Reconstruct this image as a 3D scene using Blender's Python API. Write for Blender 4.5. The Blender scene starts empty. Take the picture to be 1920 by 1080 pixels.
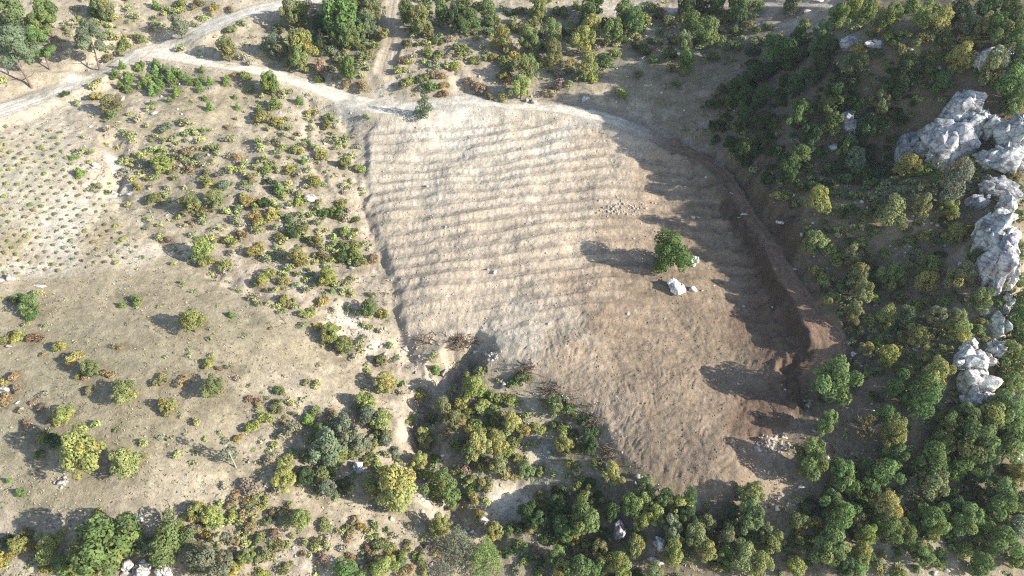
import bpy, math, random
import numpy as np
from mathutils import Vector, Matrix, Euler

# ------------------------------------------------------------------ camera, sky, sun, exposure
SC = bpy.context.scene
COL = SC.collection
RAD = math.radians
CAM_Z, PITCH, FPX = 81.0, RAD(40.0), 1321.0          # FPX: focal length in pixels of the 1920 px wide picture
cam = bpy.data.cameras.new('camera')
cam.sensor_width = 36.0
cam.lens = 36.0 * FPX / 1920.0
cam.clip_start, cam.clip_end = 0.5, 5000.0
cam_o = bpy.data.objects.new('camera', cam)
COL.objects.link(cam_o)
cam_o.location = (0, 0, CAM_Z)
cam_o.rotation_euler = (RAD(90) - PITCH, 0, 0)
SC.camera = cam_o

SUN_EL, SUN_AZ = 24.0, 110.0                           # azimuth clockwise from +Y (straight ahead)
world = bpy.data.worlds.new('World')
SC.world = world
world.use_nodes = True
wn = world.node_tree.nodes
wl = world.node_tree.links
sky = wn.new('ShaderNodeTexSky')
sky.sky_type = 'NISHITA'
sky.sun_disc = False
sky.sun_elevation = RAD(SUN_EL)
sky.sun_rotation = RAD(SUN_AZ)
sky.altitude = 900
bg = wn['Background']
bg.inputs['Strength'].default_value = 0.108
wl.new(sky.outputs[0], bg.inputs['Color'])
sun = bpy.data.lights.new('sun', 'SUN')
sun.energy = 5.0
sun.angle = RAD(0.5)
sun.color = (1.0, 0.945, 0.85)
sun_o = bpy.data.objects.new('sun', sun)
COL.objects.link(sun_o)
SUN = Vector((math.sin(RAD(SUN_AZ)) * math.cos(RAD(SUN_EL)), math.cos(RAD(SUN_AZ)) * math.cos(RAD(SUN_EL)), math.sin(RAD(SUN_EL))))
sun_o.rotation_euler = SUN.to_track_quat('Z', 'Y').to_euler()
sun_o.location = SUN * 300
SC.view_settings.view_transform = 'Standard'
SC.view_settings.look = 'None'
SC.view_settings.exposure = 1.22
SC.view_settings.gamma = 1.0
SC.view_settings.use_curve_mapping = False
SC.render.engine = 'CYCLES'
SC.cycles.max_bounces = 6
SC.cycles.diffuse_bounces = 3
SC.cycles.use_denoising = False
SC.cycles.sample_clamp_indirect = 1.5
SC.cycles.pixel_filter_type = 'BLACKMAN_HARRIS'
SC.cycles.filter_width = 1.2

rng = np.random.default_rng(7)
random.seed(7)

# ------------------------------------------------------------------ noise
_perm = np.random.default_rng(11).permutation(256)
_perm = np.concatenate([_perm, _perm, _perm])
_g = np.random.default_rng(12).uniform(0, 2 * np.pi, 256)
_gx, _gy = np.cos(_g), np.sin(_g)


def perlin(x, y, seed=0):
    x = x + seed * 37.13
    y = y + seed * 91.7
    xi = np.floor(x).astype(np.int64)
    yi = np.floor(y).astype(np.int64)
    xf, yf = x - xi, y - yi
    u = xf * xf * xf * (xf * (xf * 6 - 15) + 10)
    v = yf * yf * yf * (yf * (yf * 6 - 15) + 10)
    xi &= 255
    yi &= 255

    def gr(ix, iy, dx, dy):
        h = _perm[_perm[ix & 255] + (iy & 255)]
        return _gx[h] * dx + _gy[h] * dy
    a = gr(xi, yi, xf, yf)
    b = gr(xi + 1, yi, xf - 1, yf)
    c = gr(xi, yi + 1, xf, yf - 1)
    d = gr(xi + 1, yi + 1, xf - 1, yf - 1)
    return (a + u * (b - a) + v * ((c + u * (d - c)) - (a + u * (b - a)))) * 1.5


def fbm(x, y, wl_, octs, seed=0, gain=0.5):
    s, a = 0.0, 1.0
    for k in range(octs):
        s = s + a * perlin(x / wl_, y / wl_, seed + k * 3)
        wl_ *= 0.5
        a *= gain
    return s


def sstep(a, b, x):
    t = np.clip((x - a) / (b - a), 0, 1)
    return t * t * (3 - 2 * t)


# ------------------------------------------------------------------ terrain: control heights above a gently rising plane
SLOPE = 0.22
cp, sp_ = math.cos(PITCH), math.sin(PITCH)


def ray(px, py):
    px = np.asarray(px, float)
    py = np.asarray(py, float)
    a = (px - 960) / FPX
    b = (540 - py) / FPX
    d = np.stack([a, cp + b * sp_, -sp_ + b * cp], -1)
    return d


def project(x, y, z):
    zc = y * cp - (z - CAM_Z) * sp_
    yc = y * sp_ + (z - CAM_Z) * cp
    zs = np.maximum(zc, 1.0)
    return 960 + FPX * x / zs, 540 - FPX * yc / zs, zc


CTRL = [
 # field
 (700,260,0.3),(850,260,0.5),(1000,260,0.8),(1150,280,0.8),(1250,330,0.5),(800,400,0),(1000,400,0.6),(1200,420,0.6),(1330,420,0.2),
 (800,560,-0.3),(1000,560,0.3),(1200,580,0.2),(1350,560,-0.3),(1430,600,-0.8),(1000,680,-0.2),(1150,720,0),(1300,750,0),(1440,720,-0.6),
 (1250,860,-0.2),(1350,900,-0.3),(1450,800,0),(1400,480,-0.2),
 # upper road and beyond
 (700,205,0.6),(850,195,1.0),(1000,203,1.2),(1130,222,1.2),(1230,262,1.2),(1330,305,1.6),
 (620,150,1.5),(800,140,2.5),(950,150,2.0),(1100,160,2.2),(650,60,3),(850,50,3),(1050,60,2.5),(1200,120,3),(1200,40,3),(1350,60,5),
 (400,100,3.5),(250,100,3.5),(100,170,3.5),(100,80,6),(250,30,5.5),(450,30,5),(20,20,7),
 # right road
 (1400,400,1.6),(1460,490,1.8),(1520,580,1.9),(1555,650,1.8),(1535,720,1.0),
 # ridge
 (1330,200,5),(1430,120,9.5),(1530,60,14.5),(1650,40,20),(1780,30,22.5),(1900,30,23),
 (1450,300,7),(1500,200,12),(1600,150,18.5),(1700,120,22.5),(1820,110,25.5),(1900,100,26),
 (1550,330,9),(1620,280,10.8),(1700,240,14.3),(1780,200,18),(1860,220,19.5),(1900,250,19),
 (1520,430,6.5),(1620,400,10.5),(1720,370,14.5),(1800,350,15.5),(1850,330,17.5),(1910,330,17),
 (1590,520,5.0),(1680,500,8.0),(1770,480,11),(1840,450,13.5),(1890,450,14),(1960,440,10),
 (1630,610,4.5),(1720,590,7.5),(1800,570,10.5),(1860,560,12),(1930,600,7),
 (1610,700,2.4),(1680,690,5),(1760,680,7.5),(1830,660,9),(1900,700,4.5),
 (1600,790,1.2),(1700,800,2.2),(1800,790,4.0),(1900,800,2.0),
 (1500,880,-0.5),(1600,930,-1.2),(1750,930,-1.5),(1900,950,-2.5),(1550,1050,-3),(1750,1060,-3.2),(1920,1070,-4.5),(1400,980,-2.6),(1420,1070,-4),
 # below the field
 (960,720,-2.2),(1060,790,-2.4),(1120,870,-2.4),(1220,940,-2.4),(1320,980,-3),(900,800,-3),(1000,900,-4),(1120,980,-4.5),(900,900,-4),(1000,1050,-6),(1250,1060,-5),
 # left side
 (640,260,0.0),(660,400,-0.8),(700,520,-1.2),(740,640,-2.0),(770,740,-3),(780,840,-4.0),(860,980,-5),
 (560,300,1.2),(450,250,2.2),(350,220,2.8),(300,160,3.0),(560,430,0.8),(600,540,0.2),(640,620,-0.6),(680,720,-1.2),(700,800,-2.2),(720,920,-3.2),(780,1040,-5),
 (250,330,2.2),(230,420,1.8),(330,480,1.6),(460,530,1.3),(130,300,3.6),(60,400,3.6),(30,260,4.2),(180,480,2.4),(60,510,2.6),
 (100,600,2.8),(260,600,2.8),(420,620,2.4),(540,680,1.2),(560,600,1.0),(100,740,2.8),(280,760,2.8),(450,780,1.6),(600,820,-0.6),
 (80,900,2.0),(250,920,2.0),(400,900,1.0),(520,960,-1.0),(640,1000,-2.6),(100,1020,0.8),(300,1040,0.4),(480,1060,-2.0),(10,560,3.4),
]
_c = np.array(CTRL, float)
_k = np.where(_c[:, 1] > 475, 0.70, np.where(_c[:, 1] > 320, 0.88, 0.93))
_c[:, 2] = np.where((_c[:, 0] > 1320) & (_c[:, 2] > 3.9), _c[:, 2] * _k, _c[:, 2])
_d = ray(_c[:, 0], _c[:, 1])
_t = (_c[:, 2] - CAM_Z) / (_d[:, 2] - SLOPE * _d[:, 1])
_wx, _wy = _d[:, 0] * _t, _d[:, 1] * _t
ANCH = [(-190,60,8),(-190,160,14),(-60,230,8),(80,230,18),(150,180,22),(150,110,8),(140,60,-10),(110,20,-14),(0,5,-9),(-90,10,-3),(-160,20,2)]
PX_ = np.concatenate([_wx, [a[0] for a in ANCH]])
PY_ = np.concatenate([_wy, [a[1] for a in ANCH]])
PZ_ = np.concatenate([_c[:, 2], [a[2] for a in ANCH]])


def _phi(r2):
    return 0.5 * r2 * np.log(r2 + 1e-6)


_n = len(PX_)
S_ = 50.0
_ax, _ay = PX_ / S_, (PY_ - 90) / S_
_r2 = (_ax[:, None] - _ax[None]) ** 2 + (_ay[:, None] - _ay[None]) ** 2
_A = np.zeros((_n + 3, _n + 3))
_A[:_n, :_n] = _phi(_r2) + np.eye(_n) * 0.002
_A[:_n, _n] = 1
_A[:_n, _n + 1] = _ax
_A[:_n, _n + 2] = _ay
_A[_n:, :_n] = _A[:_n, _n:].T
_W = np.linalg.solve(_A, np.concatenate([PZ_, [0, 0, 0]]))


def base_h(x, y):
    sh = np.shape(x)
    x = np.ravel(x)
    y = np.ravel(y)
    out = np.zeros(len(x))
    fx = np.clip(x, -200, 180)
    fy = np.clip(y, -10, 240)
    for s in range(0, len(x), 40000):
        e = slice(s, s + 40000)
        u, v = (fx[e] / S_)[:, None], ((fy[e] - 90) / S_)[:, None]
        r2 = (u - _ax) ** 2 + (v - _ay) ** 2
        out[e] = _phi(r2) @ _W[:_n] + _W[_n] + _W[_n + 1] * u[:, 0] + _W[_n + 2] * v[:, 0]
    dist = np.hypot(x - fx, y - fy)
    out = out * np.exp(-dist / 120.0)
    return (SLOPE * y + out).reshape(sh)


class Height:                                        # a height field on a rectilinear grid
    def __init__(self, xs, ys, z):
        self.xs, self.ys, self.z = xs, ys, z

    def __call__(self, x, y):
        x = np.clip(x, self.xs[0], self.xs[-1] - 1e-3)
        y = np.clip(y, self.ys[0], self.ys[-1] - 1e-3)
        i = np.clip(np.searchsorted(self.xs, x, 'right') - 1, 0, len(self.xs) - 2)
        j = np.clip(np.searchsorted(self.ys, y, 'right') - 1, 0, len(self.ys) - 2)
        u = (x - self.xs[i]) / (self.xs[i + 1] - self.xs[i])
        v = (y - self.ys[j]) / (self.ys[j + 1] - self.ys[j])
        z = self.z
        return (z[j, i] * (1 - u) + z[j, i + 1] * u) * (1 - v) + (z[j + 1, i] * (1 - u) + z[j + 1, i + 1] * u) * v


def hit(H, px, py, lift=0.0):
    """where the sight lines through (px, py) meet the ground (raised by lift)"""
    d = ray(np.atleast_1d(px), np.atleast_1d(py))
    n = len(d)
    lift = np.broadcast_to(np.asarray(lift, float), (n,))
    ts = np.arange(40.0, 230.0, 0.5)
    res = np.full(n, 230.0)
    done = np.zeros(n, bool)
    for t in ts:
        p = d * t
        under = (CAM_Z + p[:, 2] < H(p[:, 0], p[:, 1]) + lift) & ~done
        res[under] = t
        done |= under
    lo, hi = res - 0.5, res.copy()
    for _ in range(10):
        m = 0.5 * (lo + hi)
        p = d * m[:, None]
        under = CAM_Z + p[:, 2] < H(p[:, 0], p[:, 1]) + lift
        hi = np.where(under, m, hi)
        lo = np.where(under, lo, m)
    p = d * hi[:, None]
    return p[:, 0], p[:, 1], hi


_cx = np.arange(-240, 241, 2.0)
_cy = np.arange(0, 281, 2.0)
H0 = Height(_cx, _cy, base_h(*np.meshgrid(_cx, _cy)))

# ------------------------------------------------------------------ fine grid
def axis(parts):
    out = [parts[0][0]]
    for a, b, s in parts:
        n = max(1, int(round((b - a) / s)))
        out += list(np.linspace(a, b, n + 1)[1:])
    return np.array(out)


XS = axis([(-1500,-400,110),(-400,-160,12),(-160,-122,2.0),(-122,-80,0.36),(-80,-24,0.24),(-24,50,0.14),(50,80,0.25),(80,122,0.35),(122,160,2.0),(160,400,12),(400,1500,110)])
YS = axis([(-600,-100,60),(-100,16,6),(16,30,1.0),(30,40,0.22),(40,112,0.155),(112,178,0.34),(178,240,3.0),(240,420,15),(420,1800,120)])
GX, GY = np.meshgrid(XS, YS)
Z = base_h(GX, GY)
FINE = (np.abs(GX) < 130) & (GY > 25) & (GY < 185)


def to_world(pts):
    a = np.array(pts, float)
    x, y, _ = hit(H0, a[:, 0], a[:, 1])
    return np.stack([x, y], 1)


def sd_poly(poly, x, y):
    """signed distance to a closed polygon, negative inside (world metres)"""
    d2 = np.full(x.shape, 1e9)
    ins = np.zeros(x.shape, bool)
    n = len(poly)
    for i in range(n):
        ax, ay = poly[i]
        bx, by = poly[(i + 1) % n]
        ex, ey = bx - ax, by - ay
        L = ex * ex + ey * ey + 1e-9
        t = np.clip(((x - ax) * ex + (y - ay) * ey) / L, 0, 1)
        d2 = np.minimum(d2, (x - ax - t * ex) ** 2 + (y - ay - t * ey) ** 2)
        c = (ay > y) != (by > y)
        ins ^= c & (x < (bx - ax) * (y - ay) / (by - ay + 1e-12) + ax)
    d = np.sqrt(d2)
    return np.where(ins, -d, d)


def smooth_line(pts, n=6):
    p = np.array(pts, float)
    out = []
    for i in range(len(p) - 1):
        p0, p1, p2, p3 = p[max(i - 1, 0)], p[i], p[i + 1], p[min(i + 2, len(p) - 1)]
        for k in range(n):
            t = k / n
            out.append(0.5 * (2 * p1 + (p2 - p0) * t + (2 * p0 - 5 * p1 + 4 * p2 - p3) * t * t + (3 * p1 - p0 - 3 * p2 + p3) * t ** 3))
    out.append(p[-1])
    return np.array(out)


def near_line(line, vals, x, y, reach):
    """distance to a polyline, the value carried along it and the side (metres); far points get a big distance"""
    d = np.full(x.shape, 1e3)
    val = np.zeros(x.shape)
    side = np.zeros(x.shape)
    x0, x1 = line[:, 0].min() - reach, line[:, 0].max() + reach
    y0, y1 = line[:, 1].min() - reach, line[:, 1].max() + reach
    m = (x > x0) & (x < x1) & (y > y0) & (y < y1)
    xx, yy = x[m], y[m]
    dd = np.full(xx.shape, 1e3)
    vv = np.zeros(xx.shape)
    ss = np.zeros(xx.shape)
    for i in range(len(line) - 1):
        ax, ay = line[i]
        bx, by = line[i + 1]
        k = np.nonzero((xx > min(ax, bx) - reach) & (xx < max(ax, bx) + reach) & (yy > min(ay, by) - reach) & (yy < max(ay, by) + reach))[0]
        if not len(k):
            continue
        ex, ey = bx - ax, by - ay
        t = np.clip(((xx[k] - ax) * ex + (yy[k] - ay) * ey) / (ex * ex + ey * ey + 1e-9), 0, 1)
        q = np.hypot(xx[k] - ax - t * ex, yy[k] - ay - t * ey)
        b = q < dd[k]
        kk = k[b]
        dd[kk] = q[b]
        vv[kk] = vals[i] * (1 - t[b]) + vals[i + 1] * t[b]
        ss[kk] = np.sign(ex * (yy[kk] - ay) - ey * (xx[kk] - ax))
    d[m] = dd
    val[m] = vv
    side[m] = ss
    return d, val, side


FIELD_PX = [(688,250),(720,226),(800,217),(880,207),(960,212),(1050,220),(1130,234),(1200,260),(1260,287),(1325,332),(1372,390),(1412,450),(1452,520),
            (1490,580),(1520,640),(1525,690),(1500,725),(1500,770),(1470,800),(1420,850),(1400,900),(1370,940),(1320,937),(1260,907),(1190,887),(1150,850),(1130,800),
            (1090,762),(1020,712),(960,692),(915,665),(895,645),(850,640),(800,640),(760,638),(748,600),(745,540),(722,480),(702,430),(690,380),(686,330),(690,290)]
FIELD = to_world(FIELD_PX)
sdF = np.full(GX.shape, 50.0)
sdF[FINE] = sd_poly(FIELD, GX[FINE], GY[FINE])
PXg, PYg, ZC = project(GX, GY, Z)                     # used only to carry the site plan's zones onto the ground

rough = fbm(GX, GY, 14.0, 3, 1) * 0.55 + fbm(GX, GY, 3.2, 2, 9) * 0.16
fine = np.zeros_like(Z)
fx_, fy_ = GX[FINE], GY[FINE]
fine[FINE] = fbm(fx_, fy_, 1.5, 2, 21) * 0.075 + fbm(fx_, fy_, 0.62, 1, 31) * 0.035
MEADOW = to_world([(90,500),(330,485),(470,560),(560,600),(640,690),(690,760),(560,760),(470,800),(430,900),(330,970),(200,985),(0,990),(-60,800),(-40,580)])
sdM = np.full(GX.shape, 50.0)
sdM[FINE] = sd_poly(MEADOW, fx_, fy_)
mM = sstep(2.0, -3.0, sdM + fbm(GX, GY, 5, 2, 77) * 1.5)
PLANT = to_world([(-60,222),(120,205),(150,250),(170,300),(215,360),(250,420),(290,460),(230,505),(100,520),(-60,530)])
sdP = np.full(GX.shape, 50.0)
sdP[FINE] = sd_poly(PLANT, fx_, fy_)
mP = sstep(1.0, -1.5, sdP)
nf = sstep(0.6, -0.8, sdF)
Zr = Z + (rough * (1 - 0.75 * mM) * (1 - 0.6 * mP)) * (1 - nf) + fine * (1 - 0.55 * mM)

# terraces of the field
xa = GX - 14.0
arch = 3.2 * np.exp(-(xa / 15.0) ** 2) - 0.0035 * np.clip(xa, 0, None) ** 2 + 0.03 * np.minimum(GX, 14)
vT = GY - arch + fbm(GX * 0.45, GY, 15.0, 2, 41) * 1.0
PER = 2.15
ph = (vT / PER) % 1.0                                 # riser first (facing downhill), then the tread
rise = 0.42
saw = np.where(ph < rise, ph / rise, 1 - (ph - rise) / (1 - rise)) - 0.5
tfade = nf * sstep(66.0, 73.0, GY + fbm(GX, GY, 9, 1, 5) * 3) * sstep(116, 109, GY)
tamp = np.clip(0.25 + 0.20 * fbm(GX * 0.3, GY, 7.0, 2, 51), 0.05, 0.45) * tfade
Zr += saw * tamp + 0.09 * np.exp(-((ph - rise - 0.03) / 0.07) ** 2) * tfade * np.clip(0.6 + fbm(GX * 0.6, GY, 4.0, 2, 47), 0, 1.4)
riser = np.where(ph < rise, np.sin(np.pi * np.clip(ph / rise, 0, 1)), 0) * tfade
st = np.zeros_like(Z)
st[FINE] = perlin(fx_ / 0.6 + fbm(fx_, fy_, 3.0, 1, 62) * 1.2, fy_ / 2.6, 61) * 0.06 + perlin(fx_ / 0.3, fy_ / 1.4, 63) * 0.05
Zr += st * riser
# bulldozer-scarred clods
cl = np.zeros_like(Z)
wsum = np.zeros_like(fx_)
q = np.zeros_like(fx_)
for kk in range(7):                                   # scrape marks: sheaves of ridges, each patch with its own heading
    th = kk * math.pi / 7 + 0.2
    u_ = fx_ * math.cos(th) + fy_ * math.sin(th)
    v_ = -fx_ * math.sin(th) + fy_ * math.cos(th)
    wgt = np.exp(5.0 * fbm(fx_, fy_, 3.6, 2, 200 + kk))
    bend = fbm(fx_, fy_, 2.4, 1, 220 + kk) * 0.5
    q += wgt * ((1 - 2.6 * np.abs(perlin((v_ + bend) / 0.52, u_ / 2.3, 240 + kk))) * 0.11 + perlin((v_ + bend) / 0.3, u_ / 1.3, 260 + kk) * 0.06)
    wsum += wgt
cl[FINE] = q / wsum + fbm(fx_, fy_, 0.9, 2, 75) * 0.05 + perlin(fx_ / 2.6, fy_ / 2.6, 77) * 0.06
Zr += cl * nf * (0.20 + 0.60 * (1 - tfade))
Zr += np.clip(0.25 + 0.5 * fbm(GX, GY, 9.0, 2, 133), 0.05, 0.6) * nf                                        # the field stands proud of the gully edge

# gullies
def carve(pts, width, depth, sharp=1.3, even=False):
    global Zr
    ln = smooth_line(to_world(pts))
    wv = np.interp(np.linspace(0, 1, len(ln)), np.linspace(0, 1, len(width)), width)
    dv = np.interp(np.linspace(0, 1, len(ln)), np.linspace(0, 1, len(depth)), depth)
    R = max(width) * 2.2
    d, w, _ = near_line(ln, wv, GX, GY, R)
    _, dp, _ = near_line(ln, dv, GX, GY, R)
    w = np.maximum(w, 0.1)
    dn = d + fbm(GX, GY, 2.5, 2, 81) * 0.5 * np.minimum(w, 1.5)
    prof = np.clip(1 - np.clip(dn, 0, None) / w, 0, 1) ** sharp
    prof = np.where(d > 900, 0, prof)
    Zr = Zr - dp * prof * (1.0 if even else np.clip(0.75 + 0.8 * fbm(GX, GY, 9.0, 3, 83), 0.15, 1.3))
    return prof


gul = carve([(640,205),(655,260),(667,330),(684,400),(704,460),(728,520),(738,580),(762,650),(790,700),(802,760),(792,810),(800,870),(840,930),(880,985),(900,1040),(905,1090)],
            [1.4,1.6,1.8,2.2,3.4,4.2,4.0], [0.4,0.5,0.6,0.9,2.2,2.8,2.2])
gul2 = carve([(896,648),(874,676),(842,702),(806,748)], [2.2,3.4,3.0], [3.6,4.6,2.8], 0.8, True)
Zr += gul2 * (fbm(GX, GY, 1.5, 2, 307) * 0.7 + fbm(GX, GY, 0.7, 1, 309) * 0.25)
gul3 = carve([(205,262),(228,305),(215,350),(245,395),(272,432),(325,472),(420,522),(520,562),(600,592),(660,640),(715,690),(765,722)],
             [2.0,2.2,1.6,2.2,2.6], [1.2,0.8,0.5,0.8,0.9])
gul4 = carve([(580,172),(579,212),(571,262),(592,315),(612,360)], [0.9,1.0,1.2], [0.9,0.9,0.5])
gul5 = carve([(1028,790),(1006,870),(972,925),(932,980)], [2.2,3.0,3.6], [1.0,1.4,1.6])
gul6 = carve([(850,130),(860,160),(870,190)], [1.5,1.6,1.2], [0.7,0.8,0.4])

# roads
ROADS = {}


def make_road(name, pts, width, lift, bank=2.6, soft=0.7):
    global Zr
    wp = smooth_line(to_world(pts))
    k = np.linspace(0, 1, len(wp))
    zz = H0(wp[:, 0], wp[:, 1]) + np.interp(k, np.linspace(0, 1, len(lift)), lift)
    ker = np.ones(9) / 9
    zz = np.convolve(np.pad(zz, 4, 'edge'), ker, 'valid')
    wv = np.interp(k, np.linspace(0, 1, len(width)), width)
    R = max(width) + bank + 2
    d, rz, side = near_line(wp, zz, GX, GY, R)
    _, w, _ = near_line(wp, wv, GX, GY, R)
    hw = np.maximum(w * 0.5 + fbm(GX, GY, 3.0, 2, 91) * 0.22, 0.2)
    m = 1 - sstep(0, bank, d - hw)
    m = np.where(d > 900, 0, m)
    rut = -0.07 * np.exp(-((d - hw * 0.5) / 0.22) ** 2)
    surf = rz + rut + fine * 0.5
    Zr = Zr * (1 - m) + surf * m
    ROADS[name] = np.where(d > 900, 99, d - hw)
    ROADS[name + '_side'] = side
    return wp


make_road('a', [(-60,232),(30,200),(90,178),(150,152),(190,134),(230,112),(262,100),(300,88),(340,75),(375,58),(420,38),(470,22),(530,8),(600,-2),(680,-15)], [5.0,4.6,5.0,4.6,4.4], [0.2,0,0.1])
make_road('b', [(285,98),(330,106),(390,118),(450,128),(500,137),(560,155),(610,172),(660,190),(710,202),(760,206),(800,202),(850,195),(900,193),(960,199),(1020,205),(1080,212),
                (1130,222),(1180,240),(1230,263),(1280,285),(1320,303)], [3.6,3.0,3.4,5.0,4.4,3.0,3.0,3.2], [0,0.2,0.2,0.5,0.3,0.3])
wr_ = make_road('r', [(1280,285),(1320,303),(1355,328),(1382,368),(1405,415),(1435,457),(1465,512),(1494,560),(1519,602),(1544,637),(1552,665),(1540,690),(1515,712)],
          [2.6,2.2,2.0,2.0,2.3,3.0,4.2,3.8,2.2], [0.3,0.4,0.6,0.9,1.1,1.3,1.3,0.9,0.0], bank=1.7)
d_ = ROADS['r']
dl_, _v, sd_r = near_line(wr_, np.linspace(0, 1, len(wr_)), GX, GY, 16.0)     # the cut face above the track
dl_ = dl_ - 1.3 + fbm(GX, GY, 2.0, 2, 305) * 0.35
Zr += np.where((sd_r > 0) & (dl_ < 15), 1.9 * sstep(0.25, 1.15, dl_) * sstep(13, 3, dl_) * sstep(0.80, 0.66, _v) * sstep(0.02, 0.15, _v), 0)
Zr += np.where((d_ > 0) & (d_ < 6), sstep(0, 0.7, d_) * sstep(5, 2.5, d_) * (fbm(GX, GY, 1.3, 2, 301) * 0.42 + fbm(GX, GY, 3.5, 2, 303) * 0.5), 0)
make_road('c', [(745,-20),(738,40),(740,75),(728,110),(722,138)], [2.2,2.4,2.6], [0,0,-.2], bank=1.0)
make_road('d', [(1095,26),(1180,28),(1260,20),(1340,12),(1420,10),(1480,13),(1560,8)], [2.0,2.4,2.0], [0.2,0.2], bank=1.0)
make_road('e', [(-40,126),(60,133),(120,135),(165,141)], [1.1,1.2,1.4], [0.05,0.05], bank=0.6)

HF = Height(XS, YS, Zr)

# ------------------------------------------------------------------ ground colours (albedo carried on the mesh)
def idw(pts, px, py, p=3.0):
    num = np.zeros(px.shape + (3,))
    den = np.zeros(px.shape)
    for x, y, c in pts:
        w = 1.0 / (((px - x) ** 2 + ((py - y) * 1.3) ** 2) + 900.0) ** (p / 2)
        den += w
        num += w[..., None] * np.array(c)
    return num / den[..., None]


PALE = (.475,.42,.35); CREAM = (.445,.38,.305); TAN = (.365,.29,.22); BROWN = (.258,.202,.152); DBROWN = (.165,.115,.085)
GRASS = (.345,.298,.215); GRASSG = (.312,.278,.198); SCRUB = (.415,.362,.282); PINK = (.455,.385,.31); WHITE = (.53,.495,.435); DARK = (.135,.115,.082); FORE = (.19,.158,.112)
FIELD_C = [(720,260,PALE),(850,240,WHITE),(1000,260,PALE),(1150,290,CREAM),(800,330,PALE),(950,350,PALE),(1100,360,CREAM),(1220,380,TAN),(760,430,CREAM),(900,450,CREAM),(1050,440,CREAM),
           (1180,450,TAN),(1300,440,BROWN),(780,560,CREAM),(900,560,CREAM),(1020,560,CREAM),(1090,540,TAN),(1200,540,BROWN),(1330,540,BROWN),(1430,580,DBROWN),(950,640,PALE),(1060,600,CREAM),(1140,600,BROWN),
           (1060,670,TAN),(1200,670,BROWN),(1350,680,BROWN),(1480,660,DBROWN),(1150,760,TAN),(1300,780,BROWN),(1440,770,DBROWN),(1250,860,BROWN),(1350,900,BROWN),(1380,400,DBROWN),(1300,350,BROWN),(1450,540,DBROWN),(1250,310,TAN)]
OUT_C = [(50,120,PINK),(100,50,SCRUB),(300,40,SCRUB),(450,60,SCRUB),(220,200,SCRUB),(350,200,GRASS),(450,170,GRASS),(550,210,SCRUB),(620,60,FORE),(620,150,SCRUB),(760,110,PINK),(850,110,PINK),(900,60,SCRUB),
         (1000,120,SCRUB),(1100,170,SCRUB),(1200,150,GRASS),(1150,15,CREAM),(1300,60,SCRUB),(1280,200,(.25,.215,.16)),(1350,180,(.23,.195,.145)),(1300,250,(.23,.195,.145)),(1400,110,FORE),(1330,120,(.26,.225,.165)),(1450,150,FORE),(1450,300,DARK),(1420,370,DARK),(1500,430,DARK),(1560,520,DARK),(1880,350,DARK),(1820,330,DARK),(1600,250,DARK),(1700,100,FORE),(1850,60,DARK),  # the ridge slope's shade is put into the darker ground tones here
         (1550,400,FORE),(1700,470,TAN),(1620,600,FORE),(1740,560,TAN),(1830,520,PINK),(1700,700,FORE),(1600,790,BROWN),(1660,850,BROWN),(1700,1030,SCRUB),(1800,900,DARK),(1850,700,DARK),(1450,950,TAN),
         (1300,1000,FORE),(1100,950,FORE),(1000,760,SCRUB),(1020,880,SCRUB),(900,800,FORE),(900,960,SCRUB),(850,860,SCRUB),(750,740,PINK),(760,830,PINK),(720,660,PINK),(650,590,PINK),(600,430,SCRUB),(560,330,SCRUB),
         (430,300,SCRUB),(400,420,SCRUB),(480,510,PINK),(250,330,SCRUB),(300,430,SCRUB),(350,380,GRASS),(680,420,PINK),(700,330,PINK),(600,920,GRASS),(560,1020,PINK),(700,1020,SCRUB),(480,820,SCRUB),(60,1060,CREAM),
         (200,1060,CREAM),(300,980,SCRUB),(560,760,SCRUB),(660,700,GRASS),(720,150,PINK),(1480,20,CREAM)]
MEAD_C = [(150,540,GRASS),(300,560,GRASS),(450,600,GRASSG),(550,650,GRASS),(100,640,GRASSG),(250,680,GRASSG),(400,690,GRASS),(550,720,SCRUB),(60,800,GRASSG),(250,820,GRASSG),(400,850,GRASS),(150,900,GRASS),(270,900,SCRUB),(100,960,GRASSG),(350,930,SCRUB)]
PGR = (.45,.42,.335)
PLANT_C = [(60,250,PGR),(20,320,PGR),(80,330,PGR),(60,400,PGR),(20,460,GRASS),(110,270,PALE),(130,340,PALE),(120,420,WHITE),(110,460,WHITE),(90,490,PALE),(190,420,GRASS),(180,450,GRASS),(200,480,CREAM),(30,240,CREAM),(220,450,GRASS),(150,390,WHITE)]
C = np.zeros(Z.shape + (3,))
C[:] = SCRUB
fp, fq = PXg[FINE], PYg[FINE]
wob = fbm(fx_, fy_, 7.0, 3, 101)
wob2 = fbm(fx_, fy_, 7.0, 3, 103)
fpw, fqw = fp + wob * 28, fq + wob2 * 22
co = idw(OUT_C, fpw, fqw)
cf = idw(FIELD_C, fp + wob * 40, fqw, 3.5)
cm = idw(MEAD_C, fpw, fqw)
cq = idw(PLANT_C, fp + wob * 14, fq + wob2 * 12, 4.0)
mixn = fbm(fx_, fy_, 2.2, 3, 105)
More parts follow.
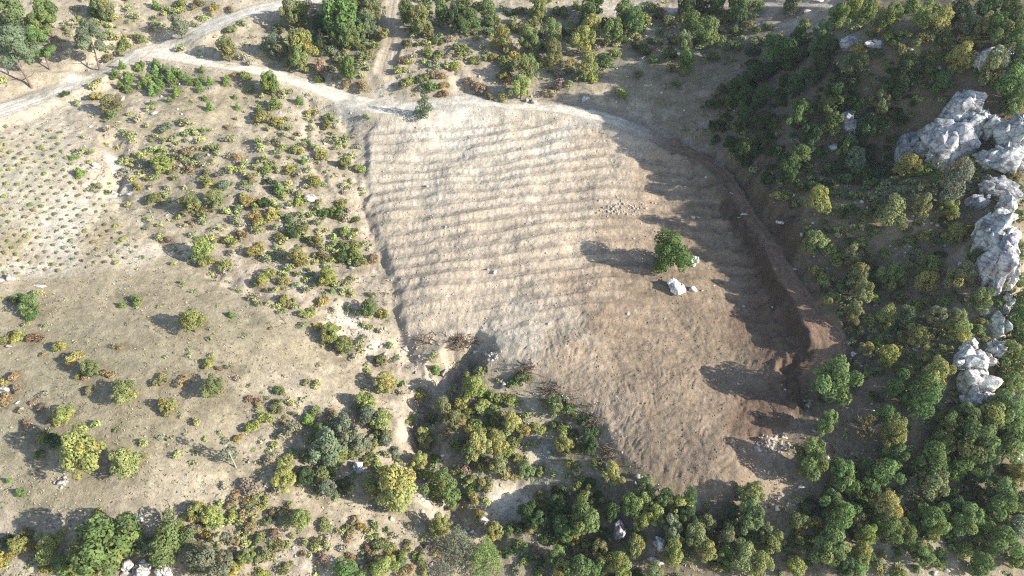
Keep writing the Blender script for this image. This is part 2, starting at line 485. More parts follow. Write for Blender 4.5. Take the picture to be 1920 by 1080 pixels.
# bare pale patches and tufted darker grass off the field
bare = sstep(0.15, 0.75, fbm(fx_, fy_, 6.0, 4, 107, 0.6))
grass = sstep(0.1, 0.8, fbm(fx_, fy_, 4.0, 4, 109, 0.6))
low_l = sstep(0.0, 1.0, (1500 - fp) / 200)
co = co * (1 - 0.55 * bare * low_l)[:, None] + np.array(PALE) * (0.55 * bare * low_l)[:, None]
co = co * (1 - 0.65 * grass)[:, None] + (co * 0.3 + np.array(GRASSG) * 0.42) * (0.65 * grass)[:, None]
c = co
m = mM[FINE][:, None]
c = c * (1 - m) + cm * m * (1 - 0.22 * grass)[:, None]
m = mP[FINE][:, None]
c = c * (1 - m) + cq * m
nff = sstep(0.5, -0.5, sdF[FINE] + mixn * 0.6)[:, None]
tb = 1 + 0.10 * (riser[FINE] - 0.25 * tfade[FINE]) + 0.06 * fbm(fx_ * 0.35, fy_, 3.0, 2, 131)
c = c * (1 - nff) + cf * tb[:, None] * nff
for nm, colr, ww in (('a', (.69,.65,.58), 0.25), ('b', (.67,.625,.55), 0.25), ('c', (.44,.375,.30), 0.5), ('d', (.52,.46,.38), 0.4), ('e', (.50,.44,.36), 0.4)):
    d = ROADS[nm][FINE] + mixn * 0.35
    k = (1 - sstep(-0.2, ww, d))[:, None]
    cc_ = np.array(colr)[None] * np.ones_like(c)
    if nm == 'b':                                     # the pale marl of the road gives way to brown earth where it turns downhill
        tb_ = sstep(1120, 1285, fp + wob * 20)[:, None]
        cc_ = cc_ * (1 - tb_) + np.array((.225, .155, .115)) * tb_
    c = c * (1 - k) + cc_ * k
    k2 = (0.4 * sstep(0.1, 0.6, d) * (1 - sstep(0.6, 2.4, d)))[:, None] * (1 if nm in 'ab' else 0) * (1 - sstep(1150, 1300, fp))[:, None]
    c = c * (1 - k2) + np.array((.55,.50,.425)) * k2
d = ROADS['r'][FINE] + mixn * 0.35
k = (1 - sstep(-0.2, 0.5, d))[:, None]
c = c * (1 - k) + np.array((.225,.155,.115)) * k
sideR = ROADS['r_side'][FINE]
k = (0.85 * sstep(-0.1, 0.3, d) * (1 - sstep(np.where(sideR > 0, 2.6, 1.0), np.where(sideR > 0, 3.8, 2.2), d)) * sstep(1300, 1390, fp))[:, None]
c = c * (1 - k) + np.array((.085,.061,.047)) * k  # track banks: dark cut earth uphill; shade put into the downhill strip's colour
# the raw cut above the road along the clearing's top
d = ROADS['b'][FINE] + mixn * 0.5
k = (0.75 * sstep(0.0, 0.4, d) * (1 - sstep(1.0, 2.2, d)) * (ROADS['b_side'][FINE] > 0) * sstep(980, 1060, fp))[:, None]
c = c * (1 - k) + np.array((.27,.235,.205)) * k
# scree and washed marl: pale scars
for x, y, rx, ry, colr, a in [(675,205,60,22,(.42,.40,.37),.7),(740,175,50,18,(.50,.47,.415),.7),(830,215,70,14,(.54,.515,.47),.7),(640,210,40,25,(.42,.41,.38),.6),(215,295,22,22,(.52,.50,.46),.8),(235,345,16,14,(.50,.48,.44),.7),
        (250,480,60,26,(.55,.50,.42),.7),(330,470,40,14,(.52,.46,.38),.6),(650,605,48,34,(.60,.54,.46),.85),(700,640,30,20,(.58,.52,.44),.7),(720,810,26,60,(.55,.48,.41),.8),(690,690,10,10,PINK,.5),(815,700,26,34,(.66,.60,.50),.9),
        (790,690,34,34,PINK,.7),(760,645,40,20,PINK,.7),(800,930,60,24,(.58,.53,.46),.8),(850,960,40,20,(.56,.52,.45),.7),(960,925,46,42,(.56,.53,.47),.95),(1010,860,26,60,(.40,.39,.37),.7),(930,980,40,30,(.42,.41,.39),.8),
        (60,1058,60,16,(.55,.49,.40),.8),(560,1050,60,24,(.52,.46,.38),.6),(870,85,30,14,(.60,.55,.46),.8),(850,135,20,30,(.58,.53,.45),.8),(740,60,16,40,PINK,.6),(1030,150,40,16,PALE,.5),(1000,180,60,14,CREAM,.6),(1150,10,70,12,(.56,.50,.42),.9),
        (1880,560,30,60,(.66,.61,.53),.9),(1868,640,24,50,(.66,.61,.54),.9),(1848,510,30,24,(.52,.44,.37),.8),(480,530,40,20,PINK,.6),(350,260,40,12,(.55,.48,.40),.5),(60,500,70,14,(.56,.52,.45),.6),(120,200,60,20,(.52,.47,.39),.6),
        (940,640,40,26,(.41,.385,.345),.4),(975,575,30,14,(.45,.42,.37),.4),(1110,640,26,12,(.34,.31,.27),.45),(1060,250,70,10,(.46,.45,.42),.6),(1040,290,80,12,(.46,.45,.42),.5),(690,350,12,40,PALE,.7),(660,320,14,24,(.58,.54,.47),.7),
        (590,250,14,30,(.52,.44,.36),.5),(1440,835,30,14,(.40,.30,.24),.6),(110,905,20,14,(.5,.44,.37),.5),(1710,1040,60,22,(.44,.39,.32),.6),(1480,20,60,10,(.5,.44,.36),.7)]:
    r = np.hypot((fpw - x) / rx, (fqw - y) / ry) + mixn * 0.25
    k = (a * (1 - sstep(0.55, 1.15, r)))[:, None]
    c = c * (1 - k) + np.array(colr) * k
mot = 1 + 0.17 * mixn + 0.07 * fbm(fx_, fy_, 0.7, 2, 121)
C[FINE] = np.clip(c * mot[:, None] * np.array((.88, .86, .81)), 0.02, 0.85)


def grid_mesh(name, X, Y, Zz, cols):
    ny, nx = X.shape
    me = bpy.data.meshes.new(name)
    nv = nx * ny
    co = np.stack([X, Y, Zz], -1).reshape(-1).astype(np.float32)
    me.vertices.add(nv)
    me.vertices.foreach_set('co', co)
    idx = np.arange(nv).reshape(ny, nx)
    quads = np.stack([idx[:-1, :-1], idx[:-1, 1:], idx[1:, 1:], idx[1:, :-1]], -1).reshape(-1).astype(np.int32)
    nq = len(quads) // 4
    me.loops.add(nq * 4)
    me.loops.foreach_set('vertex_index', quads)
    me.polygons.add(nq)
    me.polygons.foreach_set('loop_start', np.arange(0, nq * 4, 4, dtype=np.int32))
    me.polygons.foreach_set('use_smooth', np.ones(nq, bool))
    at = me.attributes.new('ground_col', 'FLOAT_COLOR', 'POINT')
    at.data.foreach_set('color', np.concatenate([cols.reshape(-1, 3), np.ones((nv, 1))], 1).reshape(-1).astype(np.float32))
    me.update(calc_edges=True)
    return me


# ------------------------------------------------------------------ materials
def new_mat(name):
    m = bpy.data.materials.new(name)
    m.use_nodes = True
    nt = m.node_tree
    return m, nt, nt.nodes['Principled BSDF']


def node(nt, t, **kw):
    n = nt.nodes.new(t)
    for k, v in kw.items():
        if k.startswith('i_'):
            n.inputs[k[2:].replace('_', ' ')].default_value = v
        else:
            setattr(n, k, v)
    return n


def mul_col(nt, a, fac_out, lo, hi):
    """a * remap(fac, lo..hi)"""
    mr = node(nt, 'ShaderNodeMapRange')
    mr.inputs['From Min'].default_value = 0.25
    mr.inputs['From Max'].default_value = 0.75
    mr.inputs['To Min'].default_value = lo
    mr.inputs['To Max'].default_value = hi
    nt.links.new(fac_out, mr.inputs['Value'])
    vm = node(nt, 'ShaderNodeVectorMath', operation='SCALE')
    nt.links.new(a, vm.inputs[0])
    nt.links.new(mr.outputs[0], vm.inputs['Scale'])
    return vm.outputs[0]


mg, nt, bs = new_mat('earth')
at = node(nt, 'ShaderNodeAttribute', attribute_name='ground_col')
tc = node(nt, 'ShaderNodeTexCoord')
n1 = node(nt, 'ShaderNodeTexNoise')
n1.inputs['Scale'].default_value = 1.1
n1.inputs['Detail'].default_value = 5
n1.inputs['Roughness'].default_value = 0.75
n2 = node(nt, 'ShaderNodeTexNoise')
n2.inputs['Scale'].default_value = 3.2
n2.inputs['Distortion'].default_value = 0.8
n2.inputs['Detail'].default_value = 3
n2.inputs['Roughness'].default_value = 0.7
for n in (n1, n2):
    nt.links.new(tc.outputs['Object'], n.inputs['Vector'])
o1 = mul_col(nt, at.outputs['Color'], n1.outputs['Fac'], 0.70, 1.28)
o2 = mul_col(nt, o1, n2.outputs['Fac'], 0.68, 1.30)
nt.links.new(o2, bs.inputs['Base Color'])
bs.inputs['Roughness'].default_value = 1.0
bs.inputs['Specular IOR Level'].default_value = 0.1
bp = node(nt, 'ShaderNodeBump')
bp.inputs['Strength'].default_value = 0.8
bp.inputs['Distance'].default_value = 0.12
nt.links.new(n2.outputs['Fac'], bp.inputs['Height'])
nt.links.new(bp.outputs[0], bs.inputs['Normal'])
MAT_EARTH = mg

gm = grid_mesh('ground', GX, GY, Zr, C)
gm.materials.append(MAT_EARTH)
g = bpy.data.objects.new('ground', gm)
COL.objects.link(g)
g['kind'] = 'structure'

# ------------------------------------------------------------------ plants and rocks: materials
def foliage_mat(name, hue_shift=True):
    m, nt, bs = new_mat(name)
    oi = node(nt, 'ShaderNodeObjectInfo')
    at = node(nt, 'ShaderNodeAttribute', attribute_name='leaf_tone')
    mr = node(nt, 'ShaderNodeMapRange')
    mr.inputs['To Min'].default_value = 0.62
    mr.inputs['To Max'].default_value = 1.5
    nt.links.new(at.outputs['Fac'], mr.inputs['Value'])
    vm = node(nt, 'ShaderNodeVectorMath', operation='SCALE')
    nt.links.new(oi.outputs['Color'], vm.inputs[0])
    nt.links.new(mr.outputs[0], vm.inputs['Scale'])
    # some sprays turn: their own leaf colour leans yellow or brown
    at2 = node(nt, 'ShaderNodeAttribute', attribute_name='spray_turn')
    mx = node(nt, 'ShaderNodeMix', data_type='RGBA')
    nt.links.new(at2.outputs['Fac'], mx.inputs['Factor'])
    nt.links.new(vm.outputs[0], mx.inputs['A'])
    hv = node(nt, 'ShaderNodeVectorMath', operation='MULTIPLY')
    nt.links.new(vm.outputs[0], hv.inputs[0])
    hv.inputs[1].default_value = (1.34, 1.0, 0.78)
    nt.links.new(hv.outputs[0], mx.inputs['B'])
    out = nt.nodes['Material Output']
    df = node(nt, 'ShaderNodeBsdfDiffuse')
    tr = node(nt, 'ShaderNodeBsdfTranslucent')
    ms = node(nt, 'ShaderNodeMixShader')
    ms.inputs[0].default_value = 0.36
    nt.links.new(mx.outputs['Result'], df.inputs['Color'])
    nt.links.new(mx.outputs['Result'], tr.inputs['Color'])
    nt.links.new(df.outputs[0], ms.inputs[1])
    nt.links.new(tr.outputs[0], ms.inputs[2])
    nt.links.new(ms.outputs[0], out.inputs['Surface'])
    nt.nodes.remove(bs)
    return m


MAT_LEAF = foliage_mat('foliage')


def plain_mat(name, col, scale=6.0, lo=0.7, hi=1.3, rough=0.95):
    m, nt, bs = new_mat(name)
    tc = node(nt, 'ShaderNodeTexCoord')
    n = node(nt, 'ShaderNodeTexNoise')
    n.inputs['Scale'].default_value = scale
    n.inputs['Detail'].default_value = 4
    nt.links.new(tc.outputs['Object'], n.inputs['Vector'])
    rgb = node(nt, 'ShaderNodeRGB')
    rgb.outputs[0].default_value = (*col, 1)
    o = mul_col(nt, rgb.outputs[0], n.outputs['Fac'], lo, hi)
    nt.links.new(o, bs.inputs['Base Color'])
    bs.inputs['Roughness'].default_value = rough
    bs.inputs['Specular IOR Level'].default_value = 0.15
    return m


MAT_BARK = plain_mat('bark', (.16, .125, .10))
MAT_PALEBARK = plain_mat('pale_bark', (.36, .33, .29))
MAT_BRUSH = plain_mat('dry_brush', (.20, .145, .105))

ml, nt, bs = new_mat('limestone')
oi = node(nt, 'ShaderNodeObjectInfo')
tc = node(nt, 'ShaderNodeTexCoord')
geo = node(nt, 'ShaderNodeNewGeometry')
na = node(nt, 'ShaderNodeTexNoise')
na.inputs['Scale'].default_value = 0.7
na.inputs['Detail'].default_value = 8
na.inputs['Roughness'].default_value = 0.72
nb = node(nt, 'ShaderNodeTexNoise')
nb.inputs['Scale'].default_value = 3.5
nb.inputs['Detail'].default_value = 6
nb.inputs['Roughness'].default_value = 0.75
nt.links.new(geo.outputs['Position'], na.inputs['Vector'])
nt.links.new(geo.outputs['Position'], nb.inputs['Vector'])
cr = node(nt, 'ShaderNodeValToRGB')
cr.color_ramp.elements[0].position = 0.36
cr.color_ramp.elements[0].color = (.27, .28, .295, 1)
cr.color_ramp.elements[1].position = 0.58
cr.color_ramp.elements[1].color = (.95, .94, .91, 1)
e = cr.color_ramp.elements.new(0.47)
e.color = (.60, .60, .595, 1)
nt.links.new(na.outputs['Fac'], cr.inputs['Fac'])
vm = node(nt, 'ShaderNodeVectorMath', operation='MULTIPLY')
nt.links.new(cr.outputs[0], vm.inputs[0])
nt.links.new(oi.outputs['Color'], vm.inputs[1])
vo = node(nt, 'ShaderNodeTexVoronoi', feature='DISTANCE_TO_EDGE')
vo.inputs['Scale'].default_value = 0.75
wp_ = node(nt, 'ShaderNodeVectorMath', operation='MULTIPLY_ADD')
nt.links.new(nb.outputs['Color'], wp_.inputs[0])
wp_.inputs[1].default_value = (.9, .9, .9)
nt.links.new(geo.outputs['Position'], wp_.inputs[2])
nt.links.new(wp_.outputs[0], vo.inputs['Vector'])
fr = node(nt, 'ShaderNodeMapRange')
fr.inputs['From Max'].default_value = 0.07
fr.inputs['To Min'].default_value = 0.30
nt.links.new(vo.outputs['Distance'], fr.inputs['Value'])
vs = node(nt, 'ShaderNodeVectorMath', operation='SCALE')
nt.links.new(vm.outputs[0], vs.inputs[0])
nt.links.new(fr.outputs[0], vs.inputs['Scale'])
o = mul_col(nt, vs.outputs[0], nb.outputs['Fac'], 0.62, 1.2)
nt.links.new(o, bs.inputs['Base Color'])
bs.inputs['Roughness'].default_value = 0.9
bs.inputs['Specular IOR Level'].default_value = 0.2
bp = node(nt, 'ShaderNodeBump')
bp.inputs['Strength'].default_value = 0.8
bp.inputs['Distance'].default_value = 0.15
nt.links.new(nb.outputs['Fac'], bp.inputs['Height'])
nt.links.new(bp.outputs[0], bs.inputs['Normal'])
MAT_ROCK = ml

mst, nt, bs = new_mat('tuft')
at = node(nt, 'ShaderNodeAttribute', attribute_name='ground_col')
nt.links.new(at.outputs['Color'], bs.inputs['Base Color'])
bs.inputs['Roughness'].default_value = 1.0
bs.inputs['Specular IOR Level'].default_value = 0.05
MAT_TUFT = mst


# ------------------------------------------------------------------ meshes
def mesh_np(name, V, F, mat, tone=None, turn=None, smooth=False, k=4, cols=None):
    me = bpy.data.meshes.new(name)
    V = np.asarray(V, np.float32)
    F = np.asarray(F, np.int32)
    me.vertices.add(len(V))
    me.vertices.foreach_set('co', V.reshape(-1))
    me.loops.add(len(F) * k)
    me.loops.foreach_set('vertex_index', F.reshape(-1))
    me.polygons.add(len(F))
    me.polygons.foreach_set('loop_start', np.arange(0, len(F) * k, k, dtype=np.int32))
    if smooth:
        me.polygons.foreach_set('use_smooth', np.ones(len(F), bool))
    if tone is not None:
        a = me.attributes.new('leaf_tone', 'FLOAT', 'POINT')
        a.data.foreach_set('value', tone.astype(np.float32))
        a = me.attributes.new('spray_turn', 'FLOAT', 'POINT')
        a.data.foreach_set('value', turn.astype(np.float32))
    if cols is not None:
        a = me.attributes.new('ground_col', 'FLOAT_COLOR', 'POINT')
        a.data.foreach_set('color', np.concatenate([cols, np.ones((len(cols), 1))], 1).astype(np.float32).reshape(-1))
    me.update(calc_edges=True)
    me.materials.append(mat)
    return me


def unit(v):
    return v / np.maximum(np.linalg.norm(v, axis=-1, keepdims=True), 1e-9)


def leaf_quads(r, P, N, size, aspect=0.62):
    n = len(P)
    t = unit(np.cross(N, r.normal(size=(n, 3))))
    b = np.cross(N, t)
    s = (size * r.uniform(0.6, 1.35, n))[:, None]
    t, b = t * s, b * s * aspect
    V = np.stack([P - t * .5, P - b * .5 + t * .05, P + t * .55, P + b * .5 + t * .05], 1).reshape(-1, 3)
    F = np.arange(n * 4).reshape(n, 4)
    return V, F


def blob_foliage(seed, centres, radii, per, size, jitter=0.45, up=0.42, lean=None, squash=1.0, aspect=.62, inner=0.72, turn_p=0.12):
    r = np.random.default_rng(seed)
    Ps, Ns, T, U = [], [], [], []
    for i, (c, R) in enumerate(zip(centres, radii)):
        n = int(per * (R / np.mean(radii)) ** 2)
        d = unit(r.normal(size=(n, 3)))
        rr = R * (1 - 0.28 * r.random(n) ** 2)
        p = c + d * rr[:, None] * np.array([1, 1, squash])
        dist = np.linalg.norm((p[:, None] - centres[None]) / radii[None, :, None], axis=2)
        dist[:, i] = 9
        keep = dist.min(1) > inner
        p, d = p[keep], d[keep]
        n = len(p)
        nn = unit(d + r.normal(size=(n, 3)) * jitter + np.array([0, 0, up]))
        Ps.append(p)
        Ns.append(nn)
        T.append(np.clip(0.55 * r.random() + 0.45 * r.random(n), 0, 1))
        U.append(np.full(n, 0.0 if r.random() > turn_p else r.uniform(0.4, 1.0)) * r.uniform(0.5, 1, n))
    P, N = np.concatenate(Ps), np.concatenate(Ns)
    T, U = np.concatenate(T), np.concatenate(U)
    V, F = leaf_quads(r, P, N, size, aspect)
    return V, F, np.repeat(T, 4), np.repeat(U, 4)


def crown_broad(seed, nb=34, per=130, size=.115, tall=0.95, low=0.12):
    """unit tree: height 1, crown radius about .45"""
    r = np.random.default_rng(seed)
    c = []
    R = []
    a0 = r.uniform(0, 6.28)
    for i in range(nb):
        u = r.random()
        z = low + (tall - low) * (0.1 + 0.82 * u)
        prof = math.sqrt(max(0.03, 1 - ((u - 0.42) / 0.62) ** 2)) * (1 + .18 * math.sin(2 * 3.14 * u * 2 + a0))
        a = r.uniform(0, 6.28)
        rad = 0.36 * prof * (1.28 if r.random() < .14 else 1.0) * (r.random() ** 0.45) * (1 + 0.22 * math.sin(a * 2 + a0) + .12 * math.sin(a * 3 + 2 * a0))
        c.append((rad * math.cos(a), rad * math.sin(a), z))
        R.append(r.uniform(0.07, 0.165))
    return mesh_np('crown', *_bf(seed, c, R, per, size * 0.5))


def _bf(seed, c, R, per, size, **kw):
    V, F, T, U = blob_foliage(seed, np.array(c), np.array(R), per, size, **kw)
    return V, F, MAT_LEAF, T, U


def crown_pine_flat(seed):
    r = np.random.default_rng(seed)
    c, R = [], []
    for i in range(26):
        z = r.uniform(0.38, 0.96)
        w = 0.30 * (1 - abs(z - 0.6) / 0.5) + 0.05
        a = r.uniform(0, 6.28)
        rad = w * r.uniform(0.35, 1.1)
        c.append((rad * math.cos(a), rad * math.sin(a), z))
        R.append(r.uniform(0.085, 0.14))
    return mesh_np('crown', *_bf(seed, c, R, 230, .055, squash=.62, aspect=.36, up=.6, turn_p=.04))


def crown_conifer(seed, slim=1.0, dense=1.0):
    """tiers of boughs, height 1"""
    r = np.random.default_rng(seed)
    c, R = [], []
    nt_ = 13
    for i in range(nt_):
        u = i / (nt_ - 1)
        z = 0.08 + 0.86 * u
        w = 0.27 * (1 - u) ** 0.85 * slim + 0.012
        nb = max(2, int(9 * (1 - u) + 2))
        a0 = r.uniform(0, 6.28)
        for j in range(nb):
            a = a0 + 6.28 * j / nb + r.uniform(-.25, .25)
            rad = w * r.uniform(0.62, 1.1)
            c.append((rad * math.cos(a), rad * math.sin(a), z - rad * .12 + r.uniform(-.02, .02)))
            R.append((0.034 + 0.05 * (1 - u)) * r.uniform(.8, 1.2) * (0.7 + 0.3 * slim))
    c.append((0, 0, .97))
    R.append(.025)
    return mesh_np('crown', *_bf(seed, c, R, 42 * dense, .036, aspect=.34, up=.5, turn_p=.03, squash=.8))


def crown_column(seed):
    r = np.random.default_rng(seed)
    c, R = [], []
    for i in range(34):
        u = i / 33
        z = 0.06 + 0.88 * u
        w = 0.20 * (1 - u) ** .8 + 0.02
        a = r.uniform(0, 6.28)
        rad = w * r.uniform(.3, 1)
        c.append((rad * math.cos(a), rad * math.sin(a), z))
        R.append(0.045 + 0.085 * (1 - u))
    return mesh_np('crown', *_bf(seed, c, R, 80, .045, aspect=.4, up=.5, turn_p=.0))


def crown_poplar(seed):
    r = np.random.default_rng(seed)
    c, R = [], []
    for i in range(26):
        u = i / 25
        z = 0.06 + 0.88 * u
        w = 0.055 + .05 * math.sin(3.14 * min(1, u * 1.1))
        a = r.uniform(0, 6.28)
        rad = w * r.uniform(.2, 1)
        c.append((rad * math.cos(a), rad * math.sin(a), z))
        R.append(r.uniform(.06, .095))
    return mesh_np('crown', *_bf(seed, c, R, 80, .042, aspect=.5, turn_p=.0))


def crown_sparse(seed):
    r = np.random.default_rng(seed)
    c, R = [], []
    for i in range(22):
        u = r.random()
        z = 0.3 + 0.66 * u
        w = 0.20 * (1 - u) + 0.03
        a = r.uniform(0, 6.28)
        rad = w * r.uniform(.2, 1.1)
        c.append((rad * math.cos(a), rad * math.sin(a), z))
        R.append(r.uniform(.045, .08))
    return mesh_np('crown', *_bf(seed, c, R, 30, .05, jitter=.9))


def tube_mesh(parts, mat, name='trunk', sides=6):
    V, F = [], []
    for pts, rads in parts:
        pts = np.array(pts, float)
        base = len(V)
        for i, p in enumerate(pts):
            d = pts[min(i + 1, len(pts) - 1)] - pts[max(i - 1, 0)]
            d = d / np.linalg.norm(d)
            t = np.cross(d, [0.3, 1, 0.2])
            t /= np.linalg.norm(t)
            b = np.cross(d, t)
            for k in range(sides):
                a = 6.2832 * k / sides
                V.append(p + (t * math.cos(a) + b * math.sin(a)) * rads[i])
        for i in range(len(pts) - 1):
            for k in range(sides):
                k2 = (k + 1) % sides
                F.append((base + i * sides + k, base + i * sides + k2, base + (i + 1) * sides + k2, base + (i + 1) * sides + k))
    return mesh_np(name, V, F, mat, smooth=True)


def trunk_broad(seed, mat=MAT_BARK, limbs=7, top=.72, r0=.03, spread=.3):
    r = np.random.default_rng(seed)
    bend = r.normal(size=2) * .03
    main = [(0, 0, -.06), (bend[0] * .3, bend[1] * .3, .12), (bend[0], bend[1], .35), (bend[0] * 1.4, bend[1] * 1.4, top)]
    parts = [(main, [r0 * 1.35, r0, r0 * .75, r0 * .25])]
    for i in range(limbs):
        z0 = r.uniform(.16, top * .8)
        a = 6.283 * i / limbs + r.uniform(-.4, .4)
        L = spread * r.uniform(.7, 1.1)
        f = z0 / top
        b0 = np.array([bend[0] * f, bend[1] * f, z0])
        e = b0 + np.array([math.cos(a) * L, math.sin(a) * L, L * r.uniform(.5, 1.0)])
        mid = (b0 + e) / 2 + np.array([0, 0, -.02])
        parts.append(([b0, mid, e], [r0 * .5, r0 * .35, r0 * .12]))
    return tube_mesh(parts, mat)


def bare_branches(seed, mat, n=70):
    """leafless tree: trunk, limbs and twigs, height 1"""
    r = np.random.default_rng(seed)
    parts = [([(0, 0, -.05), (.01, 0, .2), (0, .02, .45)], [.03, .024, .016])]
    tips = []
    for i in range(9):
        a = 6.283 * i / 9 + r.uniform(-.3, .3)
        z0 = r.uniform(.22, .45)
        L = r.uniform(.22, .36)
        p0 = np.array([0, .02 * z0, z0])
        p1 = p0 + np.array([math.cos(a) * L, math.sin(a) * L, L * r.uniform(.6, 1.4)])
        parts.append(([p0, (p0 + p1) / 2 + r.normal(size=3) * .02, p1], [.014, .01, .005]))
        tips += [(p0 + (p1 - p0) * t, p1 - p0) for t in (.4, .6, .8, 1)]
    for p, d in tips:
        for k in range(4):
            dd = unit(d / np.linalg.norm(d) + r.normal(size=3) * .7) * r.uniform(.08, .17)
            parts.append(([p, p + dd * .5 + r.normal(size=3) * .01, p + dd], [.005, .0035, .0015]))
    return tube_mesh(parts, mat, 'branches', 4)


def shrub_mesh(seed, nb=13, per=80, size=.22, tall=.62, turn=.18):
    """unit shrub: radius about 1, height about 1.3"""
    r = np.random.default_rng(seed)
    c, R = [], []
    a0 = r.uniform(0, 6.28)
    el = r.uniform(1.0, 1.22)
    for i in range(nb):
        a = r.uniform(0, 6.28)
        rad = .74 * r.random() ** .6 * (1 + .25 * math.sin(2 * a + a0))
        z = .22 + tall * (1 - (rad / .95) ** 2) * r.uniform(.5, 1.25)
        c.append((rad * math.cos(a) * el, rad * math.sin(a) / el + .18 * math.sin(3 * rad * math.cos(a)), z))
        R.append(r.uniform(.18, .46))
    return mesh_np('shrub', *_bf(seed, c, R, per, size, jitter=.7, turn_p=turn))


def sapling_mesh(seed):
    """young pine, unit radius, height 2.2"""
    r = np.random.default_rng(seed)
    c, R = [], []
    for i in range(14):
        u = i / 13
        w = .62 * (1 - u) + .05
        a = i * 2.4
        c.append((w * math.cos(a) * .8, w * math.sin(a) * .8, .3 + 1.7 * u))
        R.append(.36 * (1 - u) + .16)
    return mesh_np('sapling', *_bf(seed, c, R, 70, .30, aspect=.42, up=.7, turn_p=.05))


def ico(sub):
    import bmesh
    bm = bmesh.new()
    bmesh.ops.create_icosphere(bm, subdivisions=sub, radius=1.0)
    bm.verts.ensure_lookup_table()
    V = np.array([v.co[:] for v in bm.verts])
    F = np.array([[v.index for v in f.verts] for f in bm.faces])
    bm.free()
    return V, F


ICO = {k: ico(k) for k in (1, 2, 3, 4, 5)}


def n3(P, s, seed=0):
    return (perlin(P[:, 0] * s + P[:, 2] * s * .71, P[:, 1] * s - P[:, 2] * s * .53, seed) + perlin(P[:, 1] * s + 7, P[:, 2] * s - P[:, 0] * .4 * s, seed + 5) + perlin(P[:, 2] * s + 3, P[:, 0] * s + P[:, 1] * .3 * s, seed + 9)) / 2


def chunk(r, npts=13, cuts=3):
    # one broken block: the hull of a few points on a boxy ball, its faces split for surface relief
    import bmesh
    P = unit(r.normal(size=(npts, 3)))
    P = P / (np.abs(P) ** 4).sum(1, keepdims=True) ** .2 * r.uniform(.78, 1.05, (npts, 1))
    bm = bmesh.new()
    for p in P:
        bm.verts.new(p)
    res = bmesh.ops.convex_hull(bm, input=bm.verts)
    bmesh.ops.delete(bm, geom=[v for v in res['geom_interior'] if isinstance(v, bmesh.types.BMVert)], context='VERTS')
    bmesh.ops.subdivide_edges(bm, edges=bm.edges[:], cuts=cuts, use_grid_fill=True)
    bmesh.ops.triangulate(bm, faces=bm.faces[:])
    bm.verts.ensure_lookup_table()
    bm.verts.index_update()
    V = np.array([v.co[:] for v in bm.verts])
    F = np.array([[v.index for v in f.verts] for f in bm.faces])
    bm.free()
    return V, F


def rock_mesh(seed, pieces=1, cuts=3, relief=.05, name='boulder', elong=(1, 1, 1)):
    # a rock of unit radius made of tightly locked angular blocks that share one bedding tilt
    r = np.random.default_rng(seed)
    tilt = Euler((r.normal() * .25, r.normal() * .25, r.normal() * .3)).to_matrix()
    Vs, Fs, nv = [], [], 0
    for k in range(pieces):
        V, F = chunk(r, int(r.integers(11, 16)), cuts)
        if pieces > 1:
            c = unit(r.normal(size=3)) * r.uniform(.25, .72)
            c[2] *= .75
            sz = r.uniform(.34, .62) * np.array([r.uniform(.7, 1.1), r.uniform(.7, 1.1), r.uniform(.8, 1.35)])
            if k == 0:
                c, sz = c * 0, np.array([.72, .72, .78])
            J = np.array((tilt @ Euler((r.normal() * .15, r.normal() * .15, r.normal() * .5)).to_matrix()))
            V = (V * sz) @ J.T + c
        d = relief * (1 - 2.2 * np.abs(n3(V, 3.0, seed))) + relief * .7 * (1 - 2.2 * np.abs(n3(V, 7.0, seed + 1))) + relief * .5 * n3(V, 14.0, seed + 2)
        V = V + (V - V.mean(0)) * d[:, None] * 1.4
        Vs.append(V)
        Fs.append(F + nv)
        nv += len(V)
    return mesh_np(name, np.concatenate(Vs), np.concatenate(Fs), MAT_ROCK, k=3)


# ------------------------------------------------------------------ things
COLR = {'g': (.165, .228, .088), 'd': (.090, .132, .060), 'o': (.228, .250, .115), 'y': (.300, .322, .118), 'Y': (.345, .325, .125), 'r': (.300, .262, .155),
        'R': (.275, .215, .170), 'b': (.205, .290, .095), 's': (.210, .245, .160), 'p': (.315, .29, .20)}
CWORD = {'g': 'mid green', 'd': 'dark green', 'o': 'olive', 'y': 'yellow-green', 'Y': 'golden yellow', 'r': 'rust orange', 'R': 'reddish brown', 'b': 'bright green', 's': 'grey-green', 'p': 'straw-coloured'}

REG = []                                              # every plant and rock placed: object, picture spot, size, colour, kind


def thing(name, loc, cat, mesh=None):
    o = bpy.data.objects.new(name, mesh)
    o.location = loc
    o['category'] = cat
    COL.objects.link(o)
    return o


def part(name, mesh, parent, color=None):
    o = bpy.data.objects.new(name, mesh)
    o.parent = parent
    COL.objects.link(o)
    if color is not None:
        o.color = (*color, 1)
    return o


def jit(c, k=.13):
    f = rng.uniform(1 - k, 1 + k)
    return tuple(np.clip(np.array(c) * f * rng.uniform(1 - k * .6, 1 + k * .6, 3), .01, .9))


def parse(s):
    out = []
    for it in s.replace('\n', ';').split(';'):
        it = it.strip()
        if it:
            a = it.split(',')
            w = float(a[2])
            out.append((float(a[0]), float(a[1]), w * ((.98 if float(a[1]) > 700 and float(a[0]) > 900 else 1.06) if w >= 34 else (1.04 if float(a[0]) < 720 and float(a[1]) > 190 else 1.14)), a[3].strip() if len(a) > 3 else 'o'))
    return out


